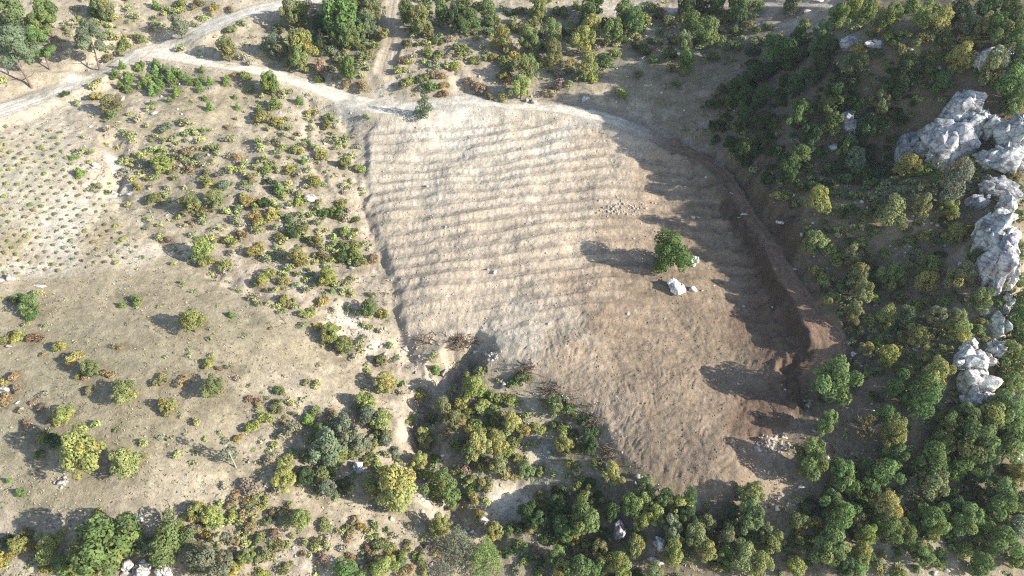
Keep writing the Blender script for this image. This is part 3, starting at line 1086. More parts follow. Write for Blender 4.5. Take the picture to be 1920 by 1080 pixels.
def locate(items, ratio, mid):
    """ground spot and radius for plants seen at (px, py), w wide; ratio = height / width, mid = where the visible middle sits up the height"""
    a = np.array([(i[0], i[1], i[2]) for i in items], float)
    x, y, t = hit(HF, a[:, 0], a[:, 1])
    R = a[:, 2] * .5 * t / FPX
    for _ in range(2):
        lift = 2 * R * ratio * mid
        x, y, t = hit(HF, a[:, 0], a[:, 1], lift)
        R = a[:, 2] * .5 * t / FPX
    return x, y, HF(x, y), R


# ------------------------------------------------------------------ the survey of plants and rocks: spot, width, colour
PLANTS = """
200,12,38,o;5,148,20,y;120,172,20,d;127,42,16,p;203,48,14,y;213,33,20,y;255,30,19,y;290,33,13,o;340,17,20,y;400,13,20,Y;430,16,16,r;378,32,17,y;367,45,13,o;335,45,36,s;293,8,16,b;372,6,21,r;282,55,16,o;235,85,24,y;230,75,16,y
200,105,24,o;208,90,17,o;260,70,22,o;240,68,16,o;340,90,21,o;378,105,13,s;430,55,22,o;425,90,32,o;455,42,16,o;455,105,18,r;467,118,18,r;175,15,28,b;225,98,18,o
215,135,19,b;228,122,14,b;240,150,15,b;240,138,15,b;258,125,15,b;265,118,12,b;292,118,14,b;290,130,15,b;278,145,16,b;270,150,14,b;285,160,17,b;295,145,17,b;300,155,15,b;283,170,15,b;295,165,15,b;305,148,12,b;318,140,13,b;325,150,17,b;330,165,13,b;328,135,15,b;340,140,13,b;355,148,17,b;370,155,12,b;375,165,13,b;377,145,11,b;393,152,13,b;377,130,11,b;422,152,12,b;425,145,11,b;458,140,22,y;440,137,15,r;467,165,13,b;330,175,12,b;392,200,15,b;385,183,9,b;440,180,9,b;445,200,11,b;285,190,11,b;282,202,16,o;318,185,11,b;238,165,15,b;225,160,13,b;172,160,21,y;185,150,15,o;175,180,24,y;205,190,32,o;145,190,16,o;262,158,13,b;310,128,12,b
207,215,28,o;243,213,12,y;258,222,22,p;275,235,16,y;350,230,24,o;310,235,27,s;380,243,9,b;395,243,9,y;425,235,15,r;200,240,20,p;240,250,24,o;250,262,15,y;155,255,11,y;320,262,18,o;350,262,15,r;375,262,22,y;430,260,22,o;443,222,9,o
545,30,46,o;640,30,66,g;598,32,30,d;520,50,27,s;562,30,32,g;565,85,48,y;560,68,26,y;540,90,22,o;592,80,28,g;622,84,34,s;640,72,32,g;665,65,38,g;687,46,38,s;702,20,38,o;715,57,30,o;655,12,42,g;680,4,32,g;575,5,22,s;602,124,28,r;595,145,21,d;655,130,36,g;650,152,22,r;680,143,13,y;678,160,24,r;692,97,24,y;705,82,20,y;680,120,20,o;690,128,15,y;540,120,22,o;577,130,15,y;620,125,20,o;510,68,18,o;610,55,30,d;630,110,22,o
497,85,20,o;492,102,15,y;505,155,32,b;490,180,15,y;537,173,20,o;515,192,26,b;560,187,14,b;490,215,34,o;520,225,28,y;485,202,15,b;545,240,16,o;615,215,28,o;685,217,17,g;635,225,9,y;630,260,22,o;485,265,24,o;500,240,16,o;560,250,14,p;590,225,12,p
765,25,32,g;790,40,38,o;770,50,22,o;800,57,30,o;830,20,32,g;850,35,38,d;880,37,36,g;862,13,30,g;915,22,32,g;917,57,26,g;942,72,33,y;925,105,22,y;945,110,34,o;763,78,26,o;767,57,13,y;802,92,28,y;822,97,28,o;840,70,24,p;862,86,30,o;845,100,17,r;835,120,19,y;793,113,15,y;775,103,20,p;755,110,16,R;750,125,22,y;745,133,15,y;765,148,34,y;785,145,22,o;755,155,22,o;803,140,24,o;822,138,22,r;807,160,26,g;793,163,16,s;830,158,20,Y;832,172,20,r;943,177,28,y;915,175,20,r;900,165,22,p;880,150,22,p;945,140,26,o;952,148,17,r;815,115,18,o;780,60,20,o;900,10,26,o;885,60,18,o;930,40,28,o
978,15,24,o;1010,12,32,y;1052,18,34,g;1080,10,22,o;1115,8,36,d;980,48,30,o;1003,38,28,o;987,78,40,g;1015,85,26,d;1037,56,32,o;1055,62,18,d;1037,93,32,o;965,102,30,Y;990,130,36,o;977,160,36,y;963,150,17,r;1000,110,26,o;1067,100,13,y;1068,115,24,r;1040,130,26,p;1065,130,22,o;1025,130,15,y;1015,60,22,g;1030,30,24,o;1000,60,22,y
1090,72,40,y;1112,52,38,y;1100,30,32,g;1085,45,17,s;1115,88,17,r;1130,80,20,o;1140,40,34,d;1172,30,36,g;1150,60,36,g;1165,50,26,o;1190,38,38,g;1210,30,26,y;1185,62,28,o;1183,68,18,p;1155,80,17,y;1153,100,22,y;1132,106,34,g;1103,125,36,y;1115,137,26,o;1107,144,24,y;1120,115,22,g;1145,122,15,g;1028,168,26,p;1068,158,20,o;1050,155,26,R;1163,168,25,y;1197,137,22,o;1178,142,13,r;1225,90,17,r;1218,45,17,y
1255,38,34,o;1280,30,26,o;1300,45,36,g;1275,72,34,o;1285,85,36,o;1325,58,46,g;1345,50,26,p;1355,70,26,o;1365,35,30,g;1380,55,26,g;1390,25,32,d;1330,20,28,g;1355,82,18,y;1282,118,36,b;1260,125,22,r;1250,158,17,r;1268,153,17,g;1250,3,9,y;1290,8,36,d;1310,5,32,d;1345,5,32,g;1380,4,32,g;1420,5,26,g;1240,17,15,r;1418,26,18,o;1325,105,17,p;1390,160,11,s;1240,60,20,o;1310,30,24,o;1405,45,24,o
1485,3,32,d;1570,30,38,g;1600,15,36,y;1625,22,38,g;1585,8,26,g;1675,32,42,g;1710,10,30,b;1697,58,28,y;1650,42,32,o;1725,35,36,y;1735,18,26,o;1780,12,30,o;1760,40,38,y;1800,20,42,d;1850,18,42,d;1890,14,42,d;1905,40,38,d;1870,45,38,g;1815,38,32,s;1850,45,36,o;1878,62,38,o;1905,62,36,g;1790,48,22,Y;1810,72,25,Y;1805,89,17,Y;1832,76,28,y;1797,110,46,y;1790,90,26,r;1740,100,24,o;1720,75,28,o;1612,90,34,Y;1650,95,26,d;1641,142,26,s;1627,165,15,s;1587,117,16,g;1763,155,42,g;1720,182,21,y;1770,185,20,o;1862,128,52,o;1895,150,52,g;1905,110,36,d;1900,178,42,d;1895,195,32,o;1508,45,24,o;1460,65,26,y;1635,60,30,o;1690,85,30,o;1665,70,24,g;1740,65,30,o;1770,70,30,o;1830,60,26,o;1750,8,30,g;1655,12,28,o;1690,15,30,y
1450,230,28,g;1560,235,42,g;1655,228,26,g;1650,190,36,o;1480,100,46,d;1545,92,46,d;1530,130,40,d;1490,160,36,d;1570,180,42,d;1600,140,36,d;1430,180,32,d;1385,170,46,d;1400,220,36,d;1345,232,34,d;1375,265,34,d;1420,265,36,d;1460,275,34,d;1500,215,40,g;1520,250,36,d;1600,200,36,d;1620,240,40,d;1690,165,38,d;1680,210,34,d;1640,280,34,d;1480,320,40,d;1440,330,30,d;1550,200,32,g;1455,95,40,g;1440,130,34,d;1500,70,38,d;1540,60,36,g;1410,95,30,d;1560,150,34,g;1620,110,34,o;1660,165,28,g;1590,270,36,g;1500,290,32,g;1545,280,34,d;1720,140,30,d;1740,130,30,g
1523,281,21,y;1602,303,36,s;1570,312,28,d;1707,308,38,y;1738,310,30,b;1788,335,62,s;1822,290,15,y;1535,380,46,y;1465,362,28,y;1495,380,22,o;1570,355,26,o;1575,387,20,y;1610,362,28,y;1670,398,50,o;1640,383,22,o;1727,387,38,o;1700,355,26,s;1752,355,20,o;1777,390,38,y;1798,402,20,p;1818,408,15,o;1855,333,20,o;1910,345,22,g;1880,367,22,y;1873,410,17,r;1735,437,30,y;1765,447,28,g;1785,440,32,y;1820,430,26,y;1850,460,42,g;1830,480,32,g;1615,450,28,y;1560,465,26,y;1545,445,20,o;1573,490,28,y;1600,480,36,o;1525,450,32,o;1520,467,15,y;1660,468,30,y;1685,455,22,o;1720,468,20,o;1750,500,44,y;1738,530,36,Y;1800,520,46,o;1870,525,32,o;1545,520,26,y;1605,520,42,o;1670,520,42,o;1910,530,15,s;1640,340,30,g;1540,335,28,d;1505,345,30,d;1590,335,26,g;1660,320,30,d;1640,430,24,o;1590,430,24,o;1705,430,24,o;1640,500,26,o;1700,510,26,y;1580,530,24,o;1650,545,24,o;1640,560,22,y
1562,556,30,y;1620,550,38,o;1575,588,15,y;1597,588,36,o;1625,595,28,y;1590,615,20,g;1665,590,32,y;1720,570,28,y;1700,595,36,o;1670,612,34,g;1758,598,36,o;1720,630,32,y;1795,596,32,o;1795,622,40,y;1840,600,26,y;1850,630,22,o;1648,640,18,b;1625,650,26,y;1675,638,22,o;1767,650,22,y;1670,670,38,y;1630,697,22,y;1650,695,22,g;1690,690,28,o;1740,560,24,o;1770,560,24,y;1690,555,28,o;1600,640,20,o;1700,660,24,o;1735,670,24,y;1640,620,20,o;1615,615,18,y;1745,640,22,o
1567,713,84,g;1732,738,72,g;1752,697,48,y;1680,730,38,g;1665,775,38,g;1550,788,46,g;1607,787,17,y;1770,790,48,g;1810,785,52,g;1855,785,62,y;1885,760,62,g;1905,690,52,y;1890,665,42,y;1905,600,52,g;1910,640,46,g;1895,720,42,g;1872,562,34,g;1700,750,32,g;1640,740,24,d;1880,810,44,g
1517,855,72,g;1575,880,56,g;1595,910,32,g;1655,893,58,g;1708,908,36,s;1752,910,58,o;1790,920,36,y;1745,872,62,g;1800,880,52,g;1825,832,82,g;1770,832,46,y;1897,838,72,g;1910,890,42,Y;1873,932,66,g;1915,940,42,g;1570,967,68,g;1662,955,62,y;1665,990,60,g;1700,1002,42,g;1625,1005,44,y;1558,1035,70,g;1740,975,52,g;1755,993,38,y;1817,970,62,g;1865,1015,62,g;1810,1025,30,y;1900,995,52,s;1838,1062,46,g;1910,1050,42,b;1522,975,30,y;1495,975,42,o;1450,1015,42,y;1480,1020,36,g;1495,1062,32,y;1690,1075,36,y;1720,1063,15,b;1600,930,30,d;1680,930,36,d;1720,940,36,g;1790,950,40,d;1840,890,46,d;1850,960,40,g;1640,920,30,d;1470,955,13,Y;1850,860,46,g;1700,960,36,o;1780,1000,34,d
1060,833,40,y;1085,840,26,o;1070,868,22,y;1105,835,32,d;1120,870,26,o;1150,886,40,y;1085,905,34,y;1095,935,32,y;1045,950,46,d;1095,970,62,g;1060,1000,32,g;1070,1012,34,y;1015,880,22,y;970,860,22,y;985,880,32,o;1035,890,20,o;1015,928,24,Y;990,960,32,d;975,990,34,d;1010,970,38,d;1130,935,15,y;1185,950,50,g;1207,975,32,Y;1230,960,32,y;1212,908,32,o;1248,935,40,g;1258,985,44,s;1192,1025,42,o;1305,1005,52,o;1325,980,32,o;1265,1045,40,y;1405,965,62,g;1408,922,48,y;1370,965,32,d;1360,1015,46,o;1392,1042,54,o;1420,1060,42,y;1160,1062,52,y;1088,1063,52,g;1040,1045,32,g;1010,1070,36,g;985,1045,24,g;1000,1030,22,r;1085,1032,22,r;1230,1075,42,o;970,1065,26,R;1340,1060,34,o;1435,1000,32,o;1120,930,28,d;1145,960,32,d;1050,920,34,d;1110,905,28,d;1330,945,20,o;1290,1040,34,o;1130,1000,34,d;1030,1000,30,d
612,838,62,s;643,847,36,y;625,870,26,y;680,825,46,s;709,830,24,Y;525,818,24,r;513,832,20,y;500,862,28,r;540,858,28,y;530,885,44,Y;570,885,36,d;580,902,18,y;610,910,38,s;640,912,32,d;740,912,86,y;560,970,46,y;605,978,30,y;523,960,22,o;638,995,18,y;667,973,18,r;513,1000,24,R;613,1010,18,r;540,1022,18,y;592,1030,20,Y;603,1045,30,R;568,1037,18,R;645,1025,22,p;655,1043,26,r;770,985,13,r;742,1005,18,r;695,1010,18,y;710,1022,32,o;733,1033,20,Y;720,1055,46,Y;752,1045,26,g;783,1045,28,y;765,1020,22,o;800,1025,30,p;762,1070,28,r;795,1067,22,Y;650,1068,50,g;495,1035,32,o;490,1070,32,y;485,1010,26,o;705,872,26,y;825,982,44,y;925,993,32,y;955,1035,26,d;900,965,22,y;885,930,24,Y;908,940,22,Y;835,910,54,g;785,865,32,y;795,820,32,y;830,815,26,p;900,832,46,y;935,825,32,y;910,905,36,o;935,870,38,o;950,885,28,r;870,875,30,p;855,880,26,y;800,885,30,y;700,905,40,y
150,838,86,y;230,865,54,y;73,850,22,g;80,815,28,y;100,822,32,d;268,829,20,y;327,853,24,y;385,822,11,y;445,820,17,Y;463,908,42,r;475,920,22,Y;440,928,24,r;455,937,26,r;420,910,17,p;15,900,11,b;37,921,17,b;182,963,27,Y;368,955,38,y;400,965,42,y;410,945,20,Y;430,945,15,r;358,990,28,r;382,1000,22,Y;345,970,18,y;190,1022,108,g;312,1015,78,g;272,1020,42,s;390,1043,82,s;30,1018,42,y;22,1038,28,Y;85,1020,52,y;60,1030,26,p;122,1057,36,g;15,1010,26,d;140,1072,32,y;440,1065,32,y;462,1040,36,o;470,990,26,r;455,1000,22,y;465,960,30,r;50,1000,28,o;110,1000,24,y
254,560,32,Y;227,570,13,b;357,597,46,y;432,587,15,b;30,555,32,g;55,565,36,g;72,550,24,y;60,590,28,g;3,557,11,y;48,608,15,o;82,609,13,o;10,635,28,Y;30,628,32,y;62,632,28,r;113,647,29,Y;133,673,33,Y;167,683,38,o;150,700,20,Y;202,697,23,r;80,663,13,r;220,649,19,r;228,728,46,y;165,730,20,r;81,738,17,r;63,752,15,R;26,705,22,r;28,725,21,r;5,715,17,Y;8,745,26,r;300,707,34,o;340,711,23,r;390,678,26,y;398,665,13,Y;430,686,15,o;410,690,13,R;395,720,40,o;416,733,11,g;448,708,17,r;470,722,11,p;315,761,34,Y;467,745,17,R;116,772,38,y;97,787,24,Y;75,765,19,R;40,770,17,R;47,793,19,R;182,796,23,y;366,791,20,y;340,781,9,y;467,802,30,Y;155,707,17,r
520,732,22,g;522,757,32,o;545,755,22,Y;597,718,22,y;577,715,15,r;485,555,22,p;535,560,28,y;575,542,22,o;603,562,26,y;622,543,13,b;650,545,22,y;585,582,26,y;565,587,26,Y;532,581,11,g;652,578,12,b;668,587,18,y;625,580,18,p;690,572,36,g;717,585,26,y;700,550,16,o;570,608,20,o;595,608,20,Y;617,620,38,y;645,638,38,o;672,642,22,o;507,615,9,r;710,620,18,r;730,648,19,y;742,672,15,o;690,698,20,y;665,668,22,p;712,675,26,o;720,710,44,Y;752,735,18,p;785,735,24,y;755,720,22,o;688,750,42,Y;690,777,42,s;715,782,40,y;588,775,34,o;577,787,26,b;620,775,22,r;550,775,15,o;500,780,30,y;532,785,17,r;545,800,36,r;483,750,17,r;485,765,16,Y;650,800,62,s;600,805,38,g;770,785,24,y
812,668,20,y;818,690,18,b;903,695,30,o;885,722,46,y;870,750,34,y;905,755,34,y;832,760,36,o;850,730,26,p;855,788,36,o;890,795,34,y;925,740,28,y;950,745,36,o;930,780,36,o;955,790,32,y;815,782,26,o;935,715,15,o;800,800,17,y;965,715,30,g;983,705,28,o;975,702,22,d;1040,760,32,o;1062,765,28,g;1083,780,20,y;1055,800,34,y;960,750,26,y;965,790,22,y;1003,800,28,Y;985,780,22,o;1025,747,26,R;1060,747,22,R;1100,785,28,d;1110,805,26,d;880,850,36,o;860,830,30,o;900,870,30,o;945,845,34,y;870,930,26,o;850,945,24,o;820,930,26,o;920,765,30,g;880,770,28,g;965,825,28,o;925,810,30,y
1912,400,34,g;1908,470,36,g;1915,520,34,o;1915,560,42,g;1850,340,24,o;1895,372,28,g;1815,300,20,y;1760,330,34,g;1900,330,26,o;137,293,13,b;148,322,19,b;155,282,22,o;170,285,15,o;168,302,13,y;229,301,20,Y;233,320,24,r;203,360,17,g;205,343,12,y;180,350,20,o;257,350,20,Y;238,384,18,y;267,322,15,y;284,348,11,y;288,332,24,o;270,290,22,y;300,299,36,y;315,315,28,o;285,280,22,o;330,292,24,o;375,290,20,s;350,280,34,r;400,275,26,o;355,317,20,r;385,320,26,o;410,325,20,s;432,318,20,Y;420,345,30,s;390,342,26,y;400,365,36,o;285,370,28,o;310,367,15,y;318,378,13,y;355,375,42,o;385,390,32,o;345,350,9,y;334,407,17,y;355,415,13,r;297,421,15,y;278,410,13,y;300,443,17,y;315,447,20,R;378,460,40,y;392,445,20,Y;405,450,15,r;430,450,28,y;412,428,15,y;445,410,22,o;455,440,26,r;437,473,17,p;475,470,26,y;390,488,28,y;417,493,30,y;357,484,15,o;337,475,11,o;323,493,15,y;427,505,17,p;340,528,13,y;467,375,30,Y;455,365,24,Y;475,400,26,Y;470,330,22,r;460,305,24,o;440,290,26,r
488,275,24,Y;497,297,22,y;498,315,18,b;552,278,28,y;568,300,14,b;520,285,20,o;543,312,32,y;560,325,24,r;603,288,26,y;590,340,28,y;605,345,20,o;523,350,26,b;505,340,22,d;512,375,22,y;495,380,26,d;562,375,26,y;510,400,32,y;485,410,32,y;560,400,22,y;542,408,28,g;585,400,20,y;607,400,26,g;640,377,32,y;630,395,34,g;655,395,24,R;645,408,20,R;520,440,26,Y;550,430,30,d;535,450,22,y;558,475,36,y;605,430,22,Y;590,450,30,o;625,445,22,y;648,435,28,y;665,440,22,y;645,460,32,o;605,478,26,o;625,485,22,y;665,475,26,y;655,490,16,Y;640,480,26,d;613,512,36,y;490,460,22,Y;505,510,32,y;530,525,26,y;585,515,24,o;488,530,26,y;700,485,22,r;662,522,18,y;570,350,20,r;520,262,24,o;460,345,22,o;575,262,16,o;540,345,22,y;580,300,18,p;480,430,22,o;530,480,22,o;500,485,24,o;570,440,22,y;575,490,24,o;545,500,22,y;450,390,22,o
"""
PINES_FLAT = "18,10,72,g;75,12,48,g;75,38,44,b;25,88,66,s;72,82,42,g;163,70,52,s"
CONIFERS = "912,1038,64,b;857,1018,60,s;835,1068,30,s;1710,108,34,d;1708,908,36,s;605,80,26,d"
BOULDERS = [(1268,541,35,41,(1.1,1.08,1.06)),(1298,493,17,30,(.95,.93,.92)),(1299,544,13,13,(.95,.88,.85)),(1316,545,6,5,(.8,.72,.66)),(1338,535,6,5,(.8,.75,.7)),(1310,408,6,5),(1300,408,8,6),(1372,362,9,4),(1395,402,14,5),(1386,408,8,4),
 (230,187,17,10,(.62,.52,.45)),(290,213,13,12,(.9,.88,.85)),(147,193,10,9,(.7,.64,.56)),(180,312,13,11,(.8,.74,.68)),(190,328,10,8,(.75,.66,.6)),(176,315,10,9,(.7,.6,.55)),(216,364,10,14,(.8,.76,.68)),(243,364,14,8),(20,523,16,18,(.72,.6,.55)),(3,527,12,12,(.72,.6,.55)),(75,537,30,9,(.75,.68,.6)),
 (12,728,20,18,(.78,.70,.68)),(33,755,12,8),(18,650,10,6),(182,700,12,7,(.7,.6,.55)),(1098,186,17,12,(.8,.78,.76)),(1216,160,14,10,(.68,.62,.55)),(1204,110,13,10,(.68,.6,.52)),(1001,192,10,14,(.68,.62,.55)),(988,190,12,10,(.6,.5,.42)),
 (672,880,24,34,(.72,.71,.72)),(690,908,9,10),(905,975,22,20,(.66,.55,.5)),(876,993,12,12),(870,996,10,8),(888,1000,13,9),(848,828,8,9,(.85,.82,.8)),(830,855,8,6,(.8,.7,.66)),(735,973,9,9,(.85,.82,.78)),(700,990,8,6,(.8,.75,.7)),(672,1046,9,9,(.6,.45,.42)),(742,1055,9,9,(.7,.6,.58)),(808,1058,12,9,(.7,.55,.55)),
 (832,700,10,16,(.58,.44,.40)),(945,723,12,14,(.78,.70,.68)),(891,660,11,9,(.7,.68,.67)),(880,650,10,8,(.6,.55,.52)),(914,666,9,10,(.8,.76,.74)),(921,675,9,9,(.8,.76,.74)),(930,668,8,8),(762,655,14,9,(.66,.6,.55)),(768,722,14,8,(.7,.62,.55)),(740,715,10,8),
 (540,390,18,10,(.68,.60,.54)),(555,355,14,14,(.74,.63,.54)),(582,375,16,22,(.72,.62,.54)),(532,428,14,9,(.75,.7,.68)),(570,510,14,12,(.8,.78,.76)),(660,503,9,9),(495,470,9,9),(572,540,8,6),(950,1000,8,8),
 (1198,894,18,11,(.80,.72,.66)),(1230,1052,32,22,(.70,.66,.62)),(1236,1022,30,44,(.62,.61,.60)),(1162,996,28,52,(.42,.38,.40)),(1420,843,17,12,(.72,.60,.55)),(1448,822,18,11,(.66,.55,.5)),(1470,820,14,10,(.66,.55,.5)),(1502,914,11,9,(.72,.62,.58)),(1457,955,12,12,(.7,.65,.6)),(1558,938,10,6),(1625,1000,7,7),(1660,1020,8,8),(1752,1075,12,10,(.8,.78,.76)),(1775,1070,12,9),(1625,1052,10,14),
 (265,972,17,13,(.82,.76,.72)),(258,985,8,6),(118,905,16,12,(.7,.62,.56)),(85,827,16,8,(.6,.58,.56)),(240,1075,22,12,(.66,.58,.52)),
 (1467,417,22,12,(.72,.71,.72)),(1562,277,18,24,(.55,.56,.60)),(1655,297,8,9),(1498,262,17,11,(.5,.5,.52)),(1687,145,20,15,(.72,.71,.72)),(1712,150,10,9),(1725,143,10,6),(1710,158,9,8),(1627,130,8,8),(1545,105,10,6),(1803,498,16,13,(.82,.78,.75)),(1773,458,12,18,(.78,.76,.75)),(1760,422,10,8),(1700,475,8,6),(1635,490,8,6),(1490,505,7,6),
 (1540,505,8,6),(1700,458,8,7),(1800,655,6,18,(.85,.85,.87)),(1868,563,14,12,(.72,.70,.68)),(1640,573,9,6),(1720,580,10,6),(1600,665,13,10,(.6,.55,.52)),(1610,680,10,8),(1625,665,10,7),(1655,655,8,6),(1680,655,9,6),(1590,746,6,6),(1910,675,9,7,(.8,.8,.8)),(1510,240,9,6),(1320,164,7,5),(1420,148,8,5),(1505,175,10,8,(.5,.5,.53)),(1660,130,8,6),
 (1475,6,13,7,(.85,.78,.75)),(1540,3,40,6,(.8,.8,.82)),(1515,22,18,8,(.66,.58,.53)),(1485,28,14,6,(.72,.62,.55)),(172,120,8,6,(.7,.6,.54)),(190,120,9,5),(80,115,10,8,(.7,.62,.55)),(168,132,10,6,(.7,.6,.55))]
OUTCROPS = [
 ('large craggy white limestone outcrop rising between the trees on the ridge crest', [(1812,196,74,80,2.6,10,-12),(1834,224,52,56,1.8,15,10),(1790,248,104,92,2.4,10,-22),(1774,286,92,50,1.2,8,10)], (.62,.62,.63)),
 ('rounded grey slab leaning at the downhill foot of the large white outcrop', [(1708,264,42,54,1.8,12,15)], (.62,.64,.68)),
 ('white rock cap showing above treetops, topmost of the crest outcrops', [(1878,98,70,42,2.4,5,-10),(1848,106,54,28,1.4,5,0)], (.78,.78,.78)),
 ('egg-shaped boulder block perched between the two big white crest outcrops', [(1867,226,42,48,2.4,24,-20)], (.74,.74,.73)),
 ('jagged pale outcrop on the crest where the picture ends', [(1905,240,60,84,3.0,10,10),(1880,288,84,56,1.6,8,-15)], (.64,.64,.64)),
 ('tall blue-grey cliff face with a bright white sunlit edge on the crest', [(1874,415,74,80,4.5,4,4),(1888,465,56,90,5.5,2,-4),(1904,500,26,50,2.6,2,0),(1852,455,30,60,2.4,4,0),(1896,372,36,40,2.4,5,10)], (.78,.77,.76)),
 ('dark shadowed rock steps between the jagged outcrop and the cliff face', [(1878,345,74,40,1.4,6,-10),(1840,372,44,34,1.0,6,10)], (.40,.41,.45)),  # the shade on these steps is put into their dark tint
 ('small dark-streaked rock knob above the pale crest path', [(1840,560,24,24,1.4,5,0),(1848,582,24,14,.8,5,0)], (.62,.62,.66)),
 ('pale rock spine along the bare crest between shrubs and forest', [(1896,532,30,50,.8,5,-20),(1884,568,28,54,.8,5,-20),(1870,606,34,60,.9,5,-10),(1862,648,34,48,1.0,5,0),(1850,672,30,30,1.0,5,0)], (.92,.86,.78)),
 ('two-toned white and tan rock mass at the lower end of the crest', [(1828,668,64,50,2.0,5,0),(1832,704,66,56,2.4,4,-8),(1836,738,54,44,1.4,2,6),(1822,640,32,26,1.2,0,0)], (.90,.86,.83)),
 ('weathered grey rock ledge in the shade high on the wooded slope', [(1600,74,46,32,1.4,5,-15),(1648,78,44,16,.8,5,10)], (.55,.57,.62)),
 ('dark bluish rock face half buried in shrubs on the shaded slope', [(1594,218,42,48,1.8,8,5)], (.42,.43,.50)),
 ('split pale rock slabs below the big round trees at the bottom edge', [(263,1064,40,40,1.2,-6,12),(302,1064,24,44,1.2,-6,8),(316,1070,14,34,.8,0,5),(238,1058,30,26,.6,0,0)], (.80,.74,.70)),
]
SCREE = [(675,205,60,25,.5),(215,300,30,40,.4),(650,605,60,50,.7),(710,650,50,50,.6),(720,820,30,60,.5),(820,710,40,50,.7),(800,930,70,40,.7),(870,980,60,40,.7),(1640,660,70,40,.6),(1700,470,60,40,.4),(1450,840,50,30,.7),(1000,860,40,70,.4),
 (1680,1040,80,40,.5),(860,850,60,60,.5),(600,420,90,80,.3),(500,500,70,40,.4),(230,330,50,60,.4),(1500,400,200,150,.12),(1600,560,120,100,.3),(550,220,70,60,.3),(620,280,40,60,.4),(250,190,100,40,.15),(1040,160,70,50,.3),(1460,950,80,30,.4),(60,520,80,30,.3),(800,640,60,40,.4)]
KEEP_CLEAR = [(1870,97,48,28),(1795,235,75,75),(1867,226,24,26),(1890,275,50,50),(1705,266,30,32),(1872,440,45,75),(1872,610,26,90),(1830,690,40,65),(1600,75,26,22),(1592,220,22,24),(272,1060,60,24),(1235,1025,24,40),(1162,996,18,30),
 (1040,860,14,60),(950,932,52,44),(1620,810,40,40),(1567,713,40,50),(1450,840,40,24),(880,670,40,30)]


BROAD = [crown_broad(100 + i, nb=38 + i % 3 * 6, tall=.93 + .02 * (i % 3), low=.10 + .05 * (i % 4)) for i in range(9)]
BTRUNK = [trunk_broad(200 + i) for i in range(4)]
SHRUB = [shrub_mesh(300 + i, nb=9 + i % 4 * 3, tall=.5 + .1 * (i % 4)) for i in range(9)]
AUTM = [shrub_mesh(360 + i, nb=9 + i % 4 * 3, tall=.45 + .1 * (i % 4), turn=.62) for i in range(6)]
SAP = [sapling_mesh(320 + i) for i in range(3)]


def tree(px, py, x, y, z, R, c, crown, trunk, hr, wr, kind, cat, group, sq=1.0):
    """crown: mesh of unit height with radius wr"""
    o = thing(kind, (x, y, z - .05), cat)
    o['group'] = group
    H = 2 * R * hr
    o.rotation_euler = (rng.normal() * .05, rng.normal() * .05, rng.uniform(0, 6.28))
    cr_ = part('crown', crown, o, jit(COLR[c]))
    cr_.scale = (R / wr * rng.uniform(.88, 1.12), R / wr * sq, H)
    tr_ = part('trunk', trunk, o)
    tr_.scale = (H, H, H)
    REG.append((o, px, py, R * 2, c, kind))
    return o


def put_trees(items, hr=1.36, mid=.52):
    xs, ys, zs, Rs = locate(items, hr, mid)
    for (px, py, w, c), x, y, z, R in zip(items, xs, ys, zs, Rs):
        k = rng.integers(len(BROAD))
        tree(px, py, x, y, z, R, c, BROAD[k], BTRUNK[k % 4], (hr if px > 730 or py < 190 else hr * (.84 if w > 56 else .74)) * rng.uniform(.92, 1.1), .455, 'broadleaf_tree', 'tree', 'broadleaf trees on the slopes', rng.uniform(.8, 1.12))


def put_shrubs(items, kind='shrub', cat='shrub', group='shrubs on the slopes', meshes=None, ratio=.72):
    if not items:
        return
    xs, ys, zs, Rs = locate(items, ratio, .45)
    ms = meshes or SHRUB
    for (px, py, w, c), x, y, z, R in zip(items, xs, ys, zs, Rs):
        o = thing(kind, (x, y, z - .04 * R), cat, ms[rng.integers(len(ms))])
        o['group'] = group
        o.color = (*(np.array(jit(COLR[c])) * (1.22 if kind == 'planted_seedling' else 1.0)), 1)
        q = R / (1.0 if meshes is None else .95)
        o.scale = (q * rng.uniform(.9, 1.12), q * rng.uniform(.9, 1.12), q * rng.uniform(.68, 1.08))
        o.rotation_euler = (rng.normal() * .08, rng.normal() * .08, rng.uniform(0, 6.28))
        REG.append((o, px, py, R * 2, c, kind))


ALL = parse(PLANTS)
_rs = np.random.default_rng(5)
ALL = [(a_, b_, w_, ('p' if c_ in 'rR' and _rs.random() < .35 else 'y' if c_ == 'Y' and a_ < 1500 and _rs.random() < .5 else c_)) for a_, b_, w_, c_ in ALL]
